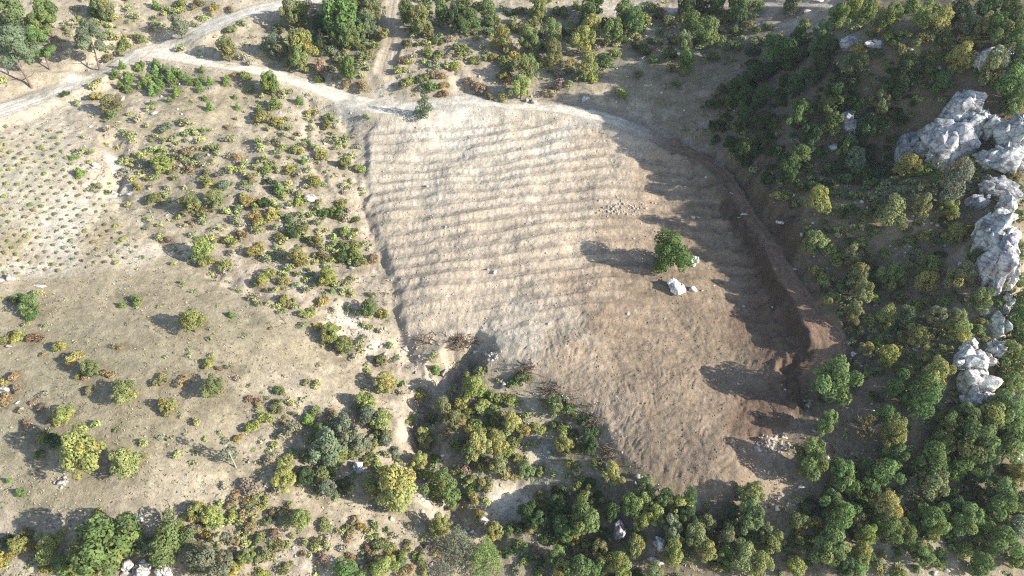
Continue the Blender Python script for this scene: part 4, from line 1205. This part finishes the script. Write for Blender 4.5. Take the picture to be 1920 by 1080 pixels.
# the thickets between the surveyed plants: cx, cy, rx, ry, how many tries, smallest, largest, colours
rf = np.random.default_rng(77)
for cx, cy, rx, ry, n, w0, w1, cs in [
        (1560,220,230,150,700,18,40,'ddddggo'),(1420,240,90,90,120,14,32,'ddg'),(1500,360,130,60,200,14,30,'ddggo'),(1640,430,150,120,420,14,32,'ogyodog'),(1680,590,130,110,330,13,28,'oygoyo'),
        (1740,90,200,80,380,20,40,'ogyodgo'),(1760,900,190,130,600,24,48,'ggygoyd'),(1880,700,60,200,240,22,46,'gdgy'),(1640,990,200,90,260,20,42,'gogdy'),(1200,1010,240,80,420,20,44,'ggdogy'),
        (1040,940,110,120,240,18,38,'gdogy'),(900,830,110,110,220,16,34,'ogyoy'),(620,75,110,80,300,18,40,'ogsogd'),(830,60,110,70,200,16,36,'ogoyg'),(1010,80,110,90,240,18,36,'ogyog'),
        (1290,55,160,60,240,18,36,'ogdog'),(560,310,110,110,220,13,28,'oyoypo'),(600,470,90,90,200,14,30,'oyoyg'),(340,300,120,60,140,12,26,'oyop'),(460,1000,120,80,120,14,30,'oyyro'),(640,860,110,70,140,18,36,'ogsyo'),
        (110,1030,120,40,70,22,40,'yoYg'),(700,1030,120,50,120,14,30,'oyYgr'),(1090,780,60,60,80,14,28,'dogR'),(420,400,80,70,60,12,24,'oyp'),(500,370,36,60,90,14,30,'oyoyd'),(560,440,50,50,110,14,30,'oyogd'),(620,520,50,60,110,14,30,'oyyo'),(640,410,34,50,60,16,32,'ogdo'),(330,290,70,24,60,14,28,'ooyp'),(530,560,60,30,50,12,24,'oyy'),(660,600,50,40,50,12,24,'oyy'),(250,40,180,50,120,12,26,'oyop')]:
    a_ = rf.uniform(0, 6.28, n)
    q_ = np.sqrt(rf.random(n))
    ex = np.array([(i[0], i[1], i[2]) for i in ALL])
    fxp, fyp = cx + rx * q_ * np.cos(a_), cy + ry * q_ * np.sin(a_)
    gx_, gy_, _t = hit(HF, fxp, fyp)
    sdf_ = sd_poly(FIELD, gx_, gy_)
    dr_ = np.minimum(Height(XS, YS, ROADS['r'])(gx_, gy_), np.minimum(Height(XS, YS, ROADS['a'])(gx_, gy_), np.minimum(Height(XS, YS, ROADS['b'])(gx_, gy_), Height(XS, YS, ROADS['c'])(gx_, gy_))))
    patchy = fbm(gx_, gy_, 5.0, 2, 171)
    for k in range(n):
        w = w0 + (w1 - w0) * rf.random() ** 1.4
        if patchy[k] < rf.uniform(-.35, .25):
            continue
        if not (-20 < fxp[k] < 1940 and -15 < fyp[k] < 1095) or sdf_[k] < 1.2 or dr_[k] < 1.6:
            continue
        if any(abs(fxp[k] - bx_) < rx_ and abs(fyp[k] - by_) < ry_ for bx_, by_, rx_, ry_ in KEEP_CLEAR):
            continue
        dd = np.hypot(ex[:, 0] - fxp[k], (ex[:, 1] - fyp[k]) * 1.15)
        if (dd < .30 * (ex[:, 2] + w)).any():
            continue
        ALL.append((float(fxp[k]), float(fyp[k]), w, cs[rf.integers(len(cs))]))
        ex = np.vstack([ex, [fxp[k], fyp[k], w]])
BIG = [i for i in ALL if i[2] >= 34 and i[3] not in 'rRp']
BIG.sort(key=lambda i: -i[2])
SML = [i for i in ALL if not (i[2] >= 34 and i[3] not in 'rRp')] + BIG[295:]
BIG = BIG[:295]
put_trees(BIG)
BUSH = sorted([i for i in SML if i[3] in 'gds'], key=lambda i: -i[2])
SHR = sorted([i for i in SML if i[3] in 'oyp'], key=lambda i: -i[2])
AUT = sorted([i for i in SML if i[3] in 'rRY'], key=lambda i: -i[2])
put_shrubs(BUSH[:295], 'evergreen_bush', 'bush', 'green bushes on the slopes')
put_shrubs(SHR[:295])
put_shrubs(AUT[:295], 'autumn_shrub', 'autumn shrub', 'shrubs in autumn colour', AUTM)
put_shrubs([i for i in SML if i[3] == 'b'], 'pine_sapling', 'pine sapling', 'young pines', SAP, 1.05)
# past the first three hundred: the smaller rest as one cover
REST = BUSH[295:] + SHR[295:] + AUT[295:]
print('counts', len(BIG), len(BUSH), len(SHR), len(AUT), len(REST))
if REST:
    Vs, Fs, Cs, nv_ = [], [], [], 0
    lite = [shrub_mesh(340 + i, nb=7, per=34, size=.30) for i in range(4)]
    arr = []
    for m_ in lite:
        v_ = np.zeros(len(m_.vertices) * 3, np.float32)
        m_.vertices.foreach_get('co', v_)
        t_ = np.zeros(len(m_.vertices), np.float32)
        m_.attributes['leaf_tone'].data.foreach_get('value', t_)
        arr.append((v_.reshape(-1, 3), t_))
    xs, ys, zs, Rs = locate(REST, .72, .45)
    for it, x, y, z, R in zip(REST, xs, ys, zs, Rs):
        v_, t_ = arr[rng.integers(4)]
        a_ = rng.uniform(0, 6.28)
        M = np.array([[math.cos(a_), -math.sin(a_), 0], [math.sin(a_), math.cos(a_), 0], [0, 0, rng.uniform(.85, 1.2)]])
        Vs.append(v_ @ M.T * R + np.array([x, y, z]))
        Fs.append(np.arange(len(v_)).reshape(-1, 4) + nv_)
        Cs.append(np.array(jit(COLR[it[3]]))[None] * (.62 + .88 * t_)[:, None])
        nv_ += len(v_)
    o = bpy.data.objects.new('shrub_cover', mesh_np('shrub_cover', np.concatenate(Vs), np.concatenate(Fs), MAT_TUFT, cols=np.clip(np.concatenate(Cs), .01, .8)))
    COL.objects.link(o)
    o['kind'] = 'stuff'

# --- pines
FLAT = [crown_pine_flat(400 + i) for i in range(3)]
CONI = [crown_conifer(410 + i) for i in range(2)]
PTRUNK = trunk_broad(420, limbs=5, top=.85, r0=.017, spread=.16)
it = parse(PINES_FLAT)
for (px, py, w, c), x, y, z, R in zip(it, *locate(it, 1.75, .66)):
    tree(px, py, x, y, z, R, c, FLAT[rng.integers(3)], PTRUNK, 1.75, .36, 'pine_tree', 'pine tree', 'tall pines by the road fork')
it = parse(CONIFERS)
for (px, py, w, c), x, y, z, R in zip(it, *locate(it, 1.6, .42)):
    tree(px, py, x, y, z, R, c, CONI[rng.integers(2)], PTRUNK, 1.6, .30, 'conifer_tree', 'conifer', 'conifers')
it = parse('794,193,31,d')
for (px, py, w, c), x, y, z, R in zip(it, *locate(it, 1.6, .48)):
    tree(px, py, x, y, z, R, c, crown_column(430), PTRUNK, 1.62, .25, 'cypress_tree', 'cypress', None or 'lone cypress')
it = parse('1288,935,26,d')
for (px, py, w, c), x, y, z, R in zip(it, *locate(it, 3.1, .5)):
    tree(px, py, x, y, z, R, c, crown_poplar(431), PTRUNK, 3.1, .165, 'poplar_tree', 'poplar', 'lone poplar')
# the lone oak of the terraces, the big oaks at the edges
it = parse('1255,476,76,b')
for (px, py, w, c), x, y, z, R in zip(it, *locate(it, 1.05, .5)):
    o = tree(px, py, x, y, z, R * .96, 'g', crown_broad(440, nb=52, per=230, size=.08, low=.13), BTRUNK[0], 1.2, .44, 'oak_tree', 'tree', 'lone oak')
    o.children[0].color = (.125, .195, .062, 1)
# slender pale tree and leafless tree
it = parse('430,846,34,s')
for (px, py, w, c), x, y, z, R in zip(it, *locate(it, 2.3, .6)):
    tree(px, py, x, y, z, R, c, crown_sparse(450), trunk_broad(451, MAT_PALEBARK, 8, .9, .014, .14), 2.5, .24, 'birch_tree', 'tree', 'slender pale tree')
it = parse('1622,800,58,p')
for (px, py, w, c), x, y, z, R in zip(it, *locate(it, 1.15, .55)):
    o = thing('leafless_tree', (x, y, z), 'bare tree')
    b = part('branches', bare_branches(460, plain_mat('grey_bark', (.27, .235, .19))), o)
    b.scale = (R / .42, R / .42, 2.3 * R)
    l = part('last_leaves', crown_sparse(461), o, (.20, .17, .075))
    l.scale = (R / .28, R / .28, 2.2 * R)
    REG.append((o, px, py, R * 2, 'p', 'leafless_tree'))

# --- plantation seedlings
seed_pts = []
for i in range(-12, 22):
    for j in range(0, 24):
        px = -30 + i * 21 + j * 7.2 + rng.normal() * 1.1
        py = 232 + j * 12.6 + i * 2.0 + rng.normal() * 1.0
        if px < -8 or px > 270:
            continue
        seed_pts.append((px, py))
sp_a = np.array(seed_pts)
x, y, t = hit(HF, sp_a[:, 0], sp_a[:, 1])
ins = sd_poly(PLANT, x, y) < -1.2
white = np.hypot((sp_a[:, 0] - 118) / 40, (sp_a[:, 1] - 425) / 70) < 1
items = []
for (px, py), k, w_ in zip(seed_pts, ins, white):
    if not k or rng.random() < .05:
        continue
    green = rng.random() < (.05 if w_ else .28)
    items.append((px, py, rng.uniform(6.5, 9.5) if not green else rng.uniform(8, 12), 'y' if green else ('s' if w_ else ('o' if rng.random() < .35 else 'p'))))
items = items[:290]
put_shrubs(items, 'planted_seedling', 'seedling', 'seedlings planted in rows', None, .4)

# ------------------------------------------------------------------ rocks
ROCKM = [rock_mesh(500 + i, 3, 5, .05) for i in range(5)]
SMALLM = [rock_mesh(510 + i, 1, 1, .04) for i in range(5)]


def put_rocks(items, kind='boulder', cat='boulder', tint=(.62, .60, .57)):
    a = np.array([(i[0], i[1], i[2], i[3]) for i in items], float)
    x, y, t = hit(HF, a[:, 0], a[:, 1])
    for (px, py, w, h, *rest), xx, yy, tt in zip(items, x, y, t):
        W = w * .5 * tt / FPX
        Hh = h * .5 * tt / FPX
        big = w > 24 or h > 24
        o = thing(kind, (xx, yy, HF(xx, yy) + Hh * .25), cat, ROCKM[rng.integers(5)] if big else SMALLM[rng.integers(5)])
        o.scale = (W * 1.22, Hh * 1.05, Hh * .95)
        o.rotation_euler = (rng.normal() * .2, rng.normal() * .2, rng.uniform(-.5, .5))
        o.color = (*(np.array(rest[0] if rest else jit(tint, .08)) * 1.3), 1)
        o['group'] = 'boulders and stones'
        REG.append((o, px, py, w, 'w', kind))


put_rocks(BOULDERS)

# outcrops: one mass of several jointed blocks each
for label, blocks, tint in OUTCROPS:
    a = np.array([b[:5] for b in blocks], float)
    x, y, t = hit(HF, a[:, 0], a[:, 1], a[:, 4])
    cx_, cy_ = x.mean(), y.mean()
    o = thing('rock_outcrop', (cx_, cy_, HF(cx_, cy_)), 'rock outcrop')
    o['label'] = label
    o['group'] = 'limestone outcrops'
    for k, b in enumerate(blocks):
        W, Hh = b[2] * .5 * t[k] / FPX, b[3] * .5 * t[k] / FPX
        q = part('rock_block', rock_mesh(int(b[0]) * 7 + k, 16 if b[2] > 40 else 7, 6, .055, 'rock_block'), o, jit(tint, .05))
        q.location = Vector((x[k], y[k], HF(x[k], y[k]) + b[4] * .5)) - o.location
        q.scale = (W * 1.16, Hh * 1.05, Hh * .9 + b[4] * .35)
        q.rotation_euler = (0, RAD(b[5]), RAD(b[6]))
    REG.append((o, a[:, 0].mean(), a[:, 1].mean(), 99, 'w', 'rock_outcrop'))

# ------------------------------------------------------------------ uncounted ground cover: loose stones, dry tufts, low scrub, brush
occ = np.array([(o.location.x, o.location.y, max(.3, d * .45)) for o, _, _, d, _, k in REG if k != 'rock_outcrop'])


def scatter(n, seed, polys=None, rect=(-10, 1930, -10, 1090)):
    r = np.random.default_rng(seed)
    px = r.uniform(rect[0], rect[1], n)
    py = r.uniform(rect[2], rect[3], n)
    x, y, t = hit(HF, px, py)
    return px, py, x, y, t


def dens(px, py, x, y):
    """how much scrub each spot carries (0 to 1), after the photograph"""
    v = np.full(px.shape, .35)
    for (cx, cy, rx, ry, a) in [(330,300,160,80,.85),(560,300,110,130,1.0),(600,470,110,90,1.0),(450,370,80,70,.8),(500,440,70,60,.4),(600,80,120,80,1),(820,90,120,80,.8),(1000,80,140,90,1),(1300,60,160,60,1),(1150,180,120,60,.5),
                               (250,40,200,60,.8),(280,170,120,50,.7),(430,60,120,60,.6),(1350,200,90,70,.45),(1600,250,230,220,1),(1650,560,160,150,.9),(1700,700,160,80,.8),(900,820,140,110,.9),(1050,900,120,120,.9),(1200,1020,260,80,.9),
                               (1750,950,240,140,.9),(620,860,140,90,.9),(560,1000,150,90,.8),(80,1040,160,60,.7),(420,980,80,90,.8),(760,700,60,80,.5),(700,620,60,60,.6)]:
        v = np.maximum(v, a * (1 - np.clip(np.hypot((px - cx) / rx, (py - cy) / ry), 0, 1.4) / 1.4) ** .5)
    sdf = sd_poly(FIELD, x, y)
    sdm = sd_poly(MEADOW, x, y)
    sdp = sd_poly(PLANT, x, y)
    v = np.where(sdm < 0, .09, v)
    v = np.where(sdp < 0, .03, v)
    v = np.where(sdf < .6, 0, v)
    dr = np.full(px.shape, 99.0)
    for nm in 'abrcde':
        dr = np.minimum(dr, Height(XS, YS, ROADS[nm])(x, y))
    v = np.where(dr < .8, 0, v)
    return v, sdf


def clear_of(x, y, m=1.0):
    ok = np.ones(len(x), bool)
    for s in range(0, len(x), 4000):
        e = slice(s, s + 4000)
        d = np.hypot(x[e][:, None] - occ[:, 0], y[e][:, None] - occ[:, 1])
        ok[e] = (d > occ[:, 2] * m).all(1)
    return ok


r_ = np.random.default_rng(900)
# low scrub
px, py, x, y, t = scatter(36000, 901)
more_ = scatter(16000, 911, rect=(1300, 1930, -10, 760))
px, py, x, y = [np.concatenate([a_, b_]) for a_, b_ in zip((px, py, x, y), more_[:4])]
v, sdf = dens(px, py, x, y)
cl_ = .45 + .9 * fbm(x, y, 5.0, 2, 141)
k = (r_.random(len(px)) < np.clip(v * cl_, 0, 1) * .78) & clear_of(x, y, .8)
x, y, px, py = x[k], y[k], px[k], py[k]
n = len(x)
rad = (.16 + .42 * r_.random(n) ** 1.6) * (1 + .25 * (px > 1350))
shade = r_.random(n)
pal = np.array([COLR[c] for c in 'oopygRrsd'])
w_l = np.array([.30, .16, .13, .18, .05, .05, .06, .05, .02])
w_r = np.array([.24, .12, .05, .12, .20, .02, .03, .06, .16])
ch = np.where(px < 1250, r_.choice(9, n, p=w_l), r_.choice(9, n, p=w_r))
cols = pal[ch] * r_.uniform(.8, 1.25, (n, 1))
q = 20
base = np.stack([x, y, HF(x, y)], 1)
d = unit(r_.normal(size=(n, q, 3)))
d[..., 2] = np.abs(d[..., 2])
off = d * (rad[:, None, None] * np.array([1, 1, .85])) * r_.uniform(.45, 1, (n, q, 1))
P = (base[:, None] + off).reshape(-1, 3)
N = unit(d.reshape(-1, 3) + r_.normal(size=(n * q, 3)) * .55 + np.array([0, 0, .3]))
V, F = leaf_quads(r_, P, N, np.repeat(rad, q) * .62)
cc = np.repeat(np.repeat(cols, q, 0) * r_.uniform(.7, 1.35, (n * q, 1)), 4, 0)
o = bpy.data.objects.new('low_scrub', mesh_np('low_scrub', V, F, MAT_TUFT, cols=np.clip(cc, .01, .8)))
COL.objects.link(o)
o['kind'] = 'stuff'
N_SCRUB = n

# dry grass tufts
px, py, x, y, t = scatter(42000, 902)
v, sdf = dens(px, py, x, y)
gcl = fbm(x, y, 3.0, 3, 151)
k = (v > 0) & (r_.random(len(px)) < np.clip(.45 + .8 * gcl, .05, 1)) & (px < 1560)
x, y = x[k], y[k]
n = len(x)
base = np.stack([x, y, HF(x, y)], 1)
q = 3
h = r_.uniform(.08, .24, n)
a = r_.uniform(0, 6.28, (n, q))
dx = np.stack([np.cos(a), np.sin(a), np.zeros_like(a)], -1)
tip = base[:, None] + dx * (h[:, None, None] * .9) + np.array([0, 0, 1]) * h[:, None, None]
sd_ = np.stack([-dx[..., 1], dx[..., 0], dx[..., 2]], -1) * (h[:, None, None] * .45)
V = np.stack([base[:, None] - sd_, base[:, None] + sd_, tip], 2).reshape(-1, 3)
F = np.arange(len(V)).reshape(-1, 3)
gc = np.array([(.31, .28, .20), (.26, .245, .165), (.21, .205, .13), (.35, .31, .23)])[r_.integers(0, 4, n)] * r_.uniform(.8, 1.2, (n, 1))
o = bpy.data.objects.new('dry_grass', mesh_np('dry_grass', V, F, MAT_TUFT, k=3, cols=np.repeat(gc, q * 3, 0)))
COL.objects.link(o)
o['kind'] = 'stuff'

# loose stones
def stones(name, px, py, x, y, s0, s1, tint, own=None):
    n = len(x)
    Vb, Fb = ICO[1]
    sc = (s0 + (s1 - s0) * r_.random(n) ** 3)
    V = Vb[None] * (1 + r_.normal(size=(n, len(Vb), 1)) * .18) * sc[:, None, None] * np.stack([r_.uniform(.7, 1.4, n), r_.uniform(.7, 1.2, n), r_.uniform(.5, .9, n)], 1)[:, None]
    a = r_.uniform(0, 6.28, n)
    ca, sa = np.cos(a)[:, None], np.sin(a)[:, None]
    V = np.stack([V[..., 0] * ca - V[..., 1] * sa, V[..., 0] * sa + V[..., 1] * ca, V[..., 2]], -1)
    V = (V + np.stack([x, y, HF(x, y) + sc * .2], 1)[:, None]).reshape(-1, 3)
    F = (Fb[None] + (np.arange(n) * len(Vb))[:, None, None]).reshape(-1, 3)
    cols = np.array(tint) * r_.uniform(.7, 1.15, (n, 1)) * np.ones((n, 3))
    if own is not None:
        cols = own * r_.uniform(.75, 1.2, (n, 1))
    o = bpy.data.objects.new(name, mesh_np(name, V, F, MAT_TUFT, k=3, cols=np.clip(np.repeat(cols, len(Vb), 0), 0, .8)))
    COL.objects.link(o)
    o['kind'] = 'stuff'


px, py, x, y, t = scatter(16000, 903)
v, sdf = dens(px, py, x, y)
sw = np.zeros(len(px))
for cx, cy, rx, ry, aa in SCREE:
    sw = np.maximum(sw, aa * (1 - np.clip(np.hypot((px - cx) / rx, (py - cy) / ry), 0, 1)))
k = (v > .2) & (r_.random(len(px)) < .07 + .9 * sw)
k |= (sdf < 0) & (r_.random(len(px)) < .02)
stones('loose_stones', px[k], py[k], x[k], y[k], .07, .34, (.50, .47, .43))

# clods turned up on the cleared field and crumbs of earth on the slopes
def ground_colour(x, y):
    i = np.clip(np.searchsorted(XS, x), 0, len(XS) - 1)
    j = np.clip(np.searchsorted(YS, y), 0, len(YS) - 1)
    return C[j, i]


px, py, x, y, t = scatter(60000, 905)
sdf = sd_poly(FIELD, x, y)
bcl = fbm(x, y, 2.0, 3, 161)
dr = np.full(px.shape, 99.0)
for nm in 'abr':
    dr = np.minimum(dr, Height(XS, YS, ROADS[nm])(x, y))
k = ((sdf < .5) & (bcl > -.15) & (r_.random(len(px)) < .8)) | ((dr > .2) & (dr < 2.5) & (r_.random(len(px)) < .4)) | ((sdf > .5) & (dr > 1) & (bcl > .1) & (r_.random(len(px)) < .22))
stones('earth_clods', px[k], py[k], x[k], y[k], .03, .12, (1, 1, 1), ground_colour(x[k], y[k]))

# heaps of broken rock: at the terrace rubble, the field foot and the gully head
hx, hy = [], []
for cx, cy, rx, ry, n in [(1165,392,40,13,230),(1448,834,34,16,170),(918,664,16,12,80),(872,690,30,22,130),(118,905,16,10,30),(780,660,30,30,60),(795,840,24,90,120),(668,880,14,20,30),(1700,745,40,40,60)]:
    hx += list(cx + r_.normal(size=n) * rx * .55)
    hy += list(cy + r_.normal(size=n) * ry * .55)
hx, hy = np.array(hx), np.array(hy)
x, y, t = hit(HF, hx, hy)
stones('broken_rock', hx, hy, x, y, .05, .26, (.42, .36, .31))

# torn-out brush along the gully head and the lower field edge
bx, by = [], []
for cx, cy, rx, ry, n in [(868,643,26,14,130),(1060,765,22,30,70),(1105,800,18,30,80),(1030,735,18,16,50),(985,690,20,10,40),(1140,850,14,24,50),(800,640,16,12,30)]:
    bx += list(cx + r_.normal(size=n) * rx * .55)
    by += list(cy + r_.normal(size=n) * ry * .55)
x, y, t = hit(HF, np.array(bx), np.array(by))
parts = []
for xx, yy in zip(x, y):
    zz = float(HF(np.array([xx]), np.array([yy]))[0])
    for kk in range(3):
        dd = unit(r_.normal(size=3) * np.array([1, 1, .55])) * r_.uniform(.35, 1.0)
        dd[2] = abs(dd[2]) + .05
        p0 = np.array([xx, yy, zz])
        parts.append(([p0, p0 + dd * .5 + r_.normal(size=3) * .06, p0 + dd], [.045, .035, .015]))
o = bpy.data.objects.new('torn_brush', tube_mesh(parts, MAT_BRUSH, 'torn_brush', 4))
COL.objects.link(o)
o['kind'] = 'stuff'


# ground colour turned darker brown under and around each plant
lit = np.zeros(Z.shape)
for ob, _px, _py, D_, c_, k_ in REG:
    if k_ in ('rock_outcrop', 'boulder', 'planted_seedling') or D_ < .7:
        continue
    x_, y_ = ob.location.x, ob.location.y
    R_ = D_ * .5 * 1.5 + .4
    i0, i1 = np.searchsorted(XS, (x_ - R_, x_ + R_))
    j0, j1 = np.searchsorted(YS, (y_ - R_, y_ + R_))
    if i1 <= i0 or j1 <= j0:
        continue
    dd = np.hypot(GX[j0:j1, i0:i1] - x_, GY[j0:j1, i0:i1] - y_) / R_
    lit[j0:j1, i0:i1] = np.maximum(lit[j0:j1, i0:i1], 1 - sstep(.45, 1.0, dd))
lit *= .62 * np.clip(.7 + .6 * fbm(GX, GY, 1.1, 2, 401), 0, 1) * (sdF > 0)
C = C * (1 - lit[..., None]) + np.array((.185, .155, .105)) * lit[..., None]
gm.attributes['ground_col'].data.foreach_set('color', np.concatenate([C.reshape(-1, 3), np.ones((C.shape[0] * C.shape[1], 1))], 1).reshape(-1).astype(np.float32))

# the air: thin haze over the whole valley side
hz = bpy.data.materials.new('haze')
hz.use_nodes = True
ht = hz.node_tree
ht.nodes.remove(ht.nodes['Principled BSDF'])
pv = ht.nodes.new('ShaderNodeVolumePrincipled')
pv.inputs['Color'].default_value = (.86, .91, 1.0, 1)
pv.inputs['Density'].default_value = 0.00018
pv.inputs['Anisotropy'].default_value = 0.2
ht.links.new(pv.outputs[0], ht.nodes['Material Output'].inputs['Volume'])
hx0, hx1, hy0, hy1 = -1600, 1600, -700, 1900
hz0, hz1 = float(Zr.min()) - 1.0, max(float(Zr.max()) + 8, CAM_Z + 3)
hv_ = [(x, y, z) for z in (hz0, hz1) for y in (hy0, hy1) for x in (hx0, hx1)]
hm = bpy.data.meshes.new('haze')
hm.from_pydata(hv_, [], [(0, 2, 3, 1), (4, 5, 7, 6), (0, 1, 5, 4), (2, 6, 7, 3), (0, 4, 6, 2), (1, 3, 7, 5)])
hm.materials.append(hz)
ho = bpy.data.objects.new('haze', hm)
COL.objects.link(ho)
ho['kind'] = 'stuff'

# ------------------------------------------------------------------ labels: each thing by its look and by what it stands near
MARKS = [(270,100,'the pale dirt road fork'),(794,193,'the lone roadside cypress'),(1255,476,'the lone field oak'),(865,660,'the brushy gully head'),(1165,392,'the terrace rubble patch'),
 (1268,541,'the big white field boulder'),(1545,655,'the brown track bend'),(1330,305,'the shaded track start'),(1790,240,'the big craggy crest outcrop'),(1870,98,'the white rock cap'),
 (1880,450,'the blue-grey cliff face'),(1832,705,'the two-toned crest rock mass'),(1622,805,'the leafless tree'),(740,912,'the big gully tree'),(150,838,'the big round meadow oak'),(190,1022,'the widest bottom oak'),
 (265,1062,'the split pale rock slabs'),(430,850,'the slender pale tree'),(357,597,'the lone round meadow tree'),(118,440,'the white marl seedling plot'),(300,150,'the bright green pine stand'),(640,30,'the tallest upper oak'),
 (722,120,'the washed-out upper track'),(1282,118,'the bright round bush'),(940,960,'the pale washed chute'),(1288,935,'the narrow dark poplar'),(1236,1022,'the grey wooded boulders'),(1450,835,'the corner rubble spill'),
 (1810,72,'the golden crest tree'),(1140,15,'the pale top clearing'),(650,605,'the bare pale scar'),(215,310,'the eroded hollow'),(655,395,'the reddish field-edge bush'),
 (912,1038,'the bright green conifer'),(1567,713,'the large track-bend oak'),(1610,75,'the shaded rock ledge'),(1592,220,'the bluish rock face'),(1535,380,'the rounded yellow-green tree'),(60,80,'the tall roadside pines'),
 (612,838,'the grey-green thicket'),(12,728,'the white meadow boulder'),(1897,838,'the forest under the crest'),(1560,967,'the round lower oak'),(470,230,'the roadside scrub slope'),(500,440,'the olive scrub belt'),
 (1000,60,'the woodland above the road'),(885,760,'the gully mouth thicket'),(1080,790,'the brushy field foot'),(1325,58,'the top road grove'),(1680,560,'the stony cliff-foot scrub'),(560,1000,'the pinkish bottom slope'),(250,720,'the open dry meadow')]
ORD = ['first','second','third','fourth','fifth','sixth','seventh','eighth','ninth','tenth','eleventh','twelfth','thirteenth','fourteenth','fifteenth']
KW = {'broadleaf_tree': 'leafy tree', 'evergreen_bush': 'dense bush', 'shrub': 'spreading shrub', 'autumn_shrub': 'turning shrub', 'pine_sapling': 'young pine', 'pine_tree': 'tall bare-stemmed pine', 'conifer_tree': 'pointed conifer'}
FIXED = {'oak_tree': 'lone full-crowned green oak standing on the cleared terraced field', 'cypress_tree': 'lone dark cypress casting a long shadow on the road edge', 'poplar_tree': 'narrow columnar dark green tree at the lower edge of the field',
         'birch_tree': 'slender pale-trunked tree with thin foliage on the meadow', 'leafless_tree': 'nearly leafless grey tree on bare brown ground below the track'}
GREENISH = {'p': 'straw-coloured', 's': 'grey-green', 'o': 'olive'}
buckets = {}
for o, px, py, D, c, kind in REG:
    if kind == 'rock_outcrop':
        continue
    if kind in FIXED:
        o['label'] = FIXED[kind]
        continue
    if kind == 'planted_seedling':
        on = 'the white marl strip' if math.hypot((px - 118) / 40, (py - 425) / 70) < 1 else 'the pale grassy plot'
        o['label'] = '%s seedling tuft planted in rows on %s' % ({'y': 'fresh yellow-green', 's': 'grey-green', 'o': 'olive', 'p': 'dry straw-coloured'}[c], on)
        continue
    if kind == 'boulder':
        t = [q_ / 1.3 for q_ in o.color[:3]]
        v = (t[0] + t[1] + t[2]) / 3
        word = 'white' if v > .86 else 'pinkish' if t[0] - t[2] > .12 else 'pale' if v > .68 else 'grey'
        size = 'large' if D >= 24 else 'mid-sized' if D >= 13 else 'small' if D >= 8 else 'tiny'
        head = '%s %s %s' % (size, word, 'boulder' if D >= 13 else 'stone')
    else:
        big = 1.0 if 'tree' in kind else .5
        size = 'large' if D > 5.6 * big else 'mid-sized' if D > 3.6 * big else 'small' if D > 2.0 * big else 'tiny'
        head = '%s %s %s' % (size, CWORD[c], KW[kind])
    best = None
    for mx_, my_, ph_ in MARKS:
        d = math.hypot(px - mx_, (py - my_) * 1.2)
        if d > 9 and (best is None or d < best[0]):
            best = (d, mx_, my_, ph_)
    d, mx_, my_, ph_ = best
    dx, dy = px - mx_, (py - my_) * 1.2
    rel = ('toward the ridge from' if dx > 0 else 'toward the meadow from') if abs(dx) > abs(dy) else ('downhill of' if dy > 0 else 'uphill of')
    near_ = 'just ' if d < 40 else ''
    buckets.setdefault((head, near_ + rel + ' ' + ph_), []).append((d, o))
for (head, where), lst in buckets.items():
    lst.sort(key=lambda q: q[0])
    for k, (d, o) in enumerate(lst):
        t = '%s %s' % (head, where) if len(lst) == 1 else '%s %s %s' % (ORD[min(k, 14)], head, where)
        o['label'] = t if len(t.replace('-', ' ').split()) <= 16 else t.replace(' just ', ' ')
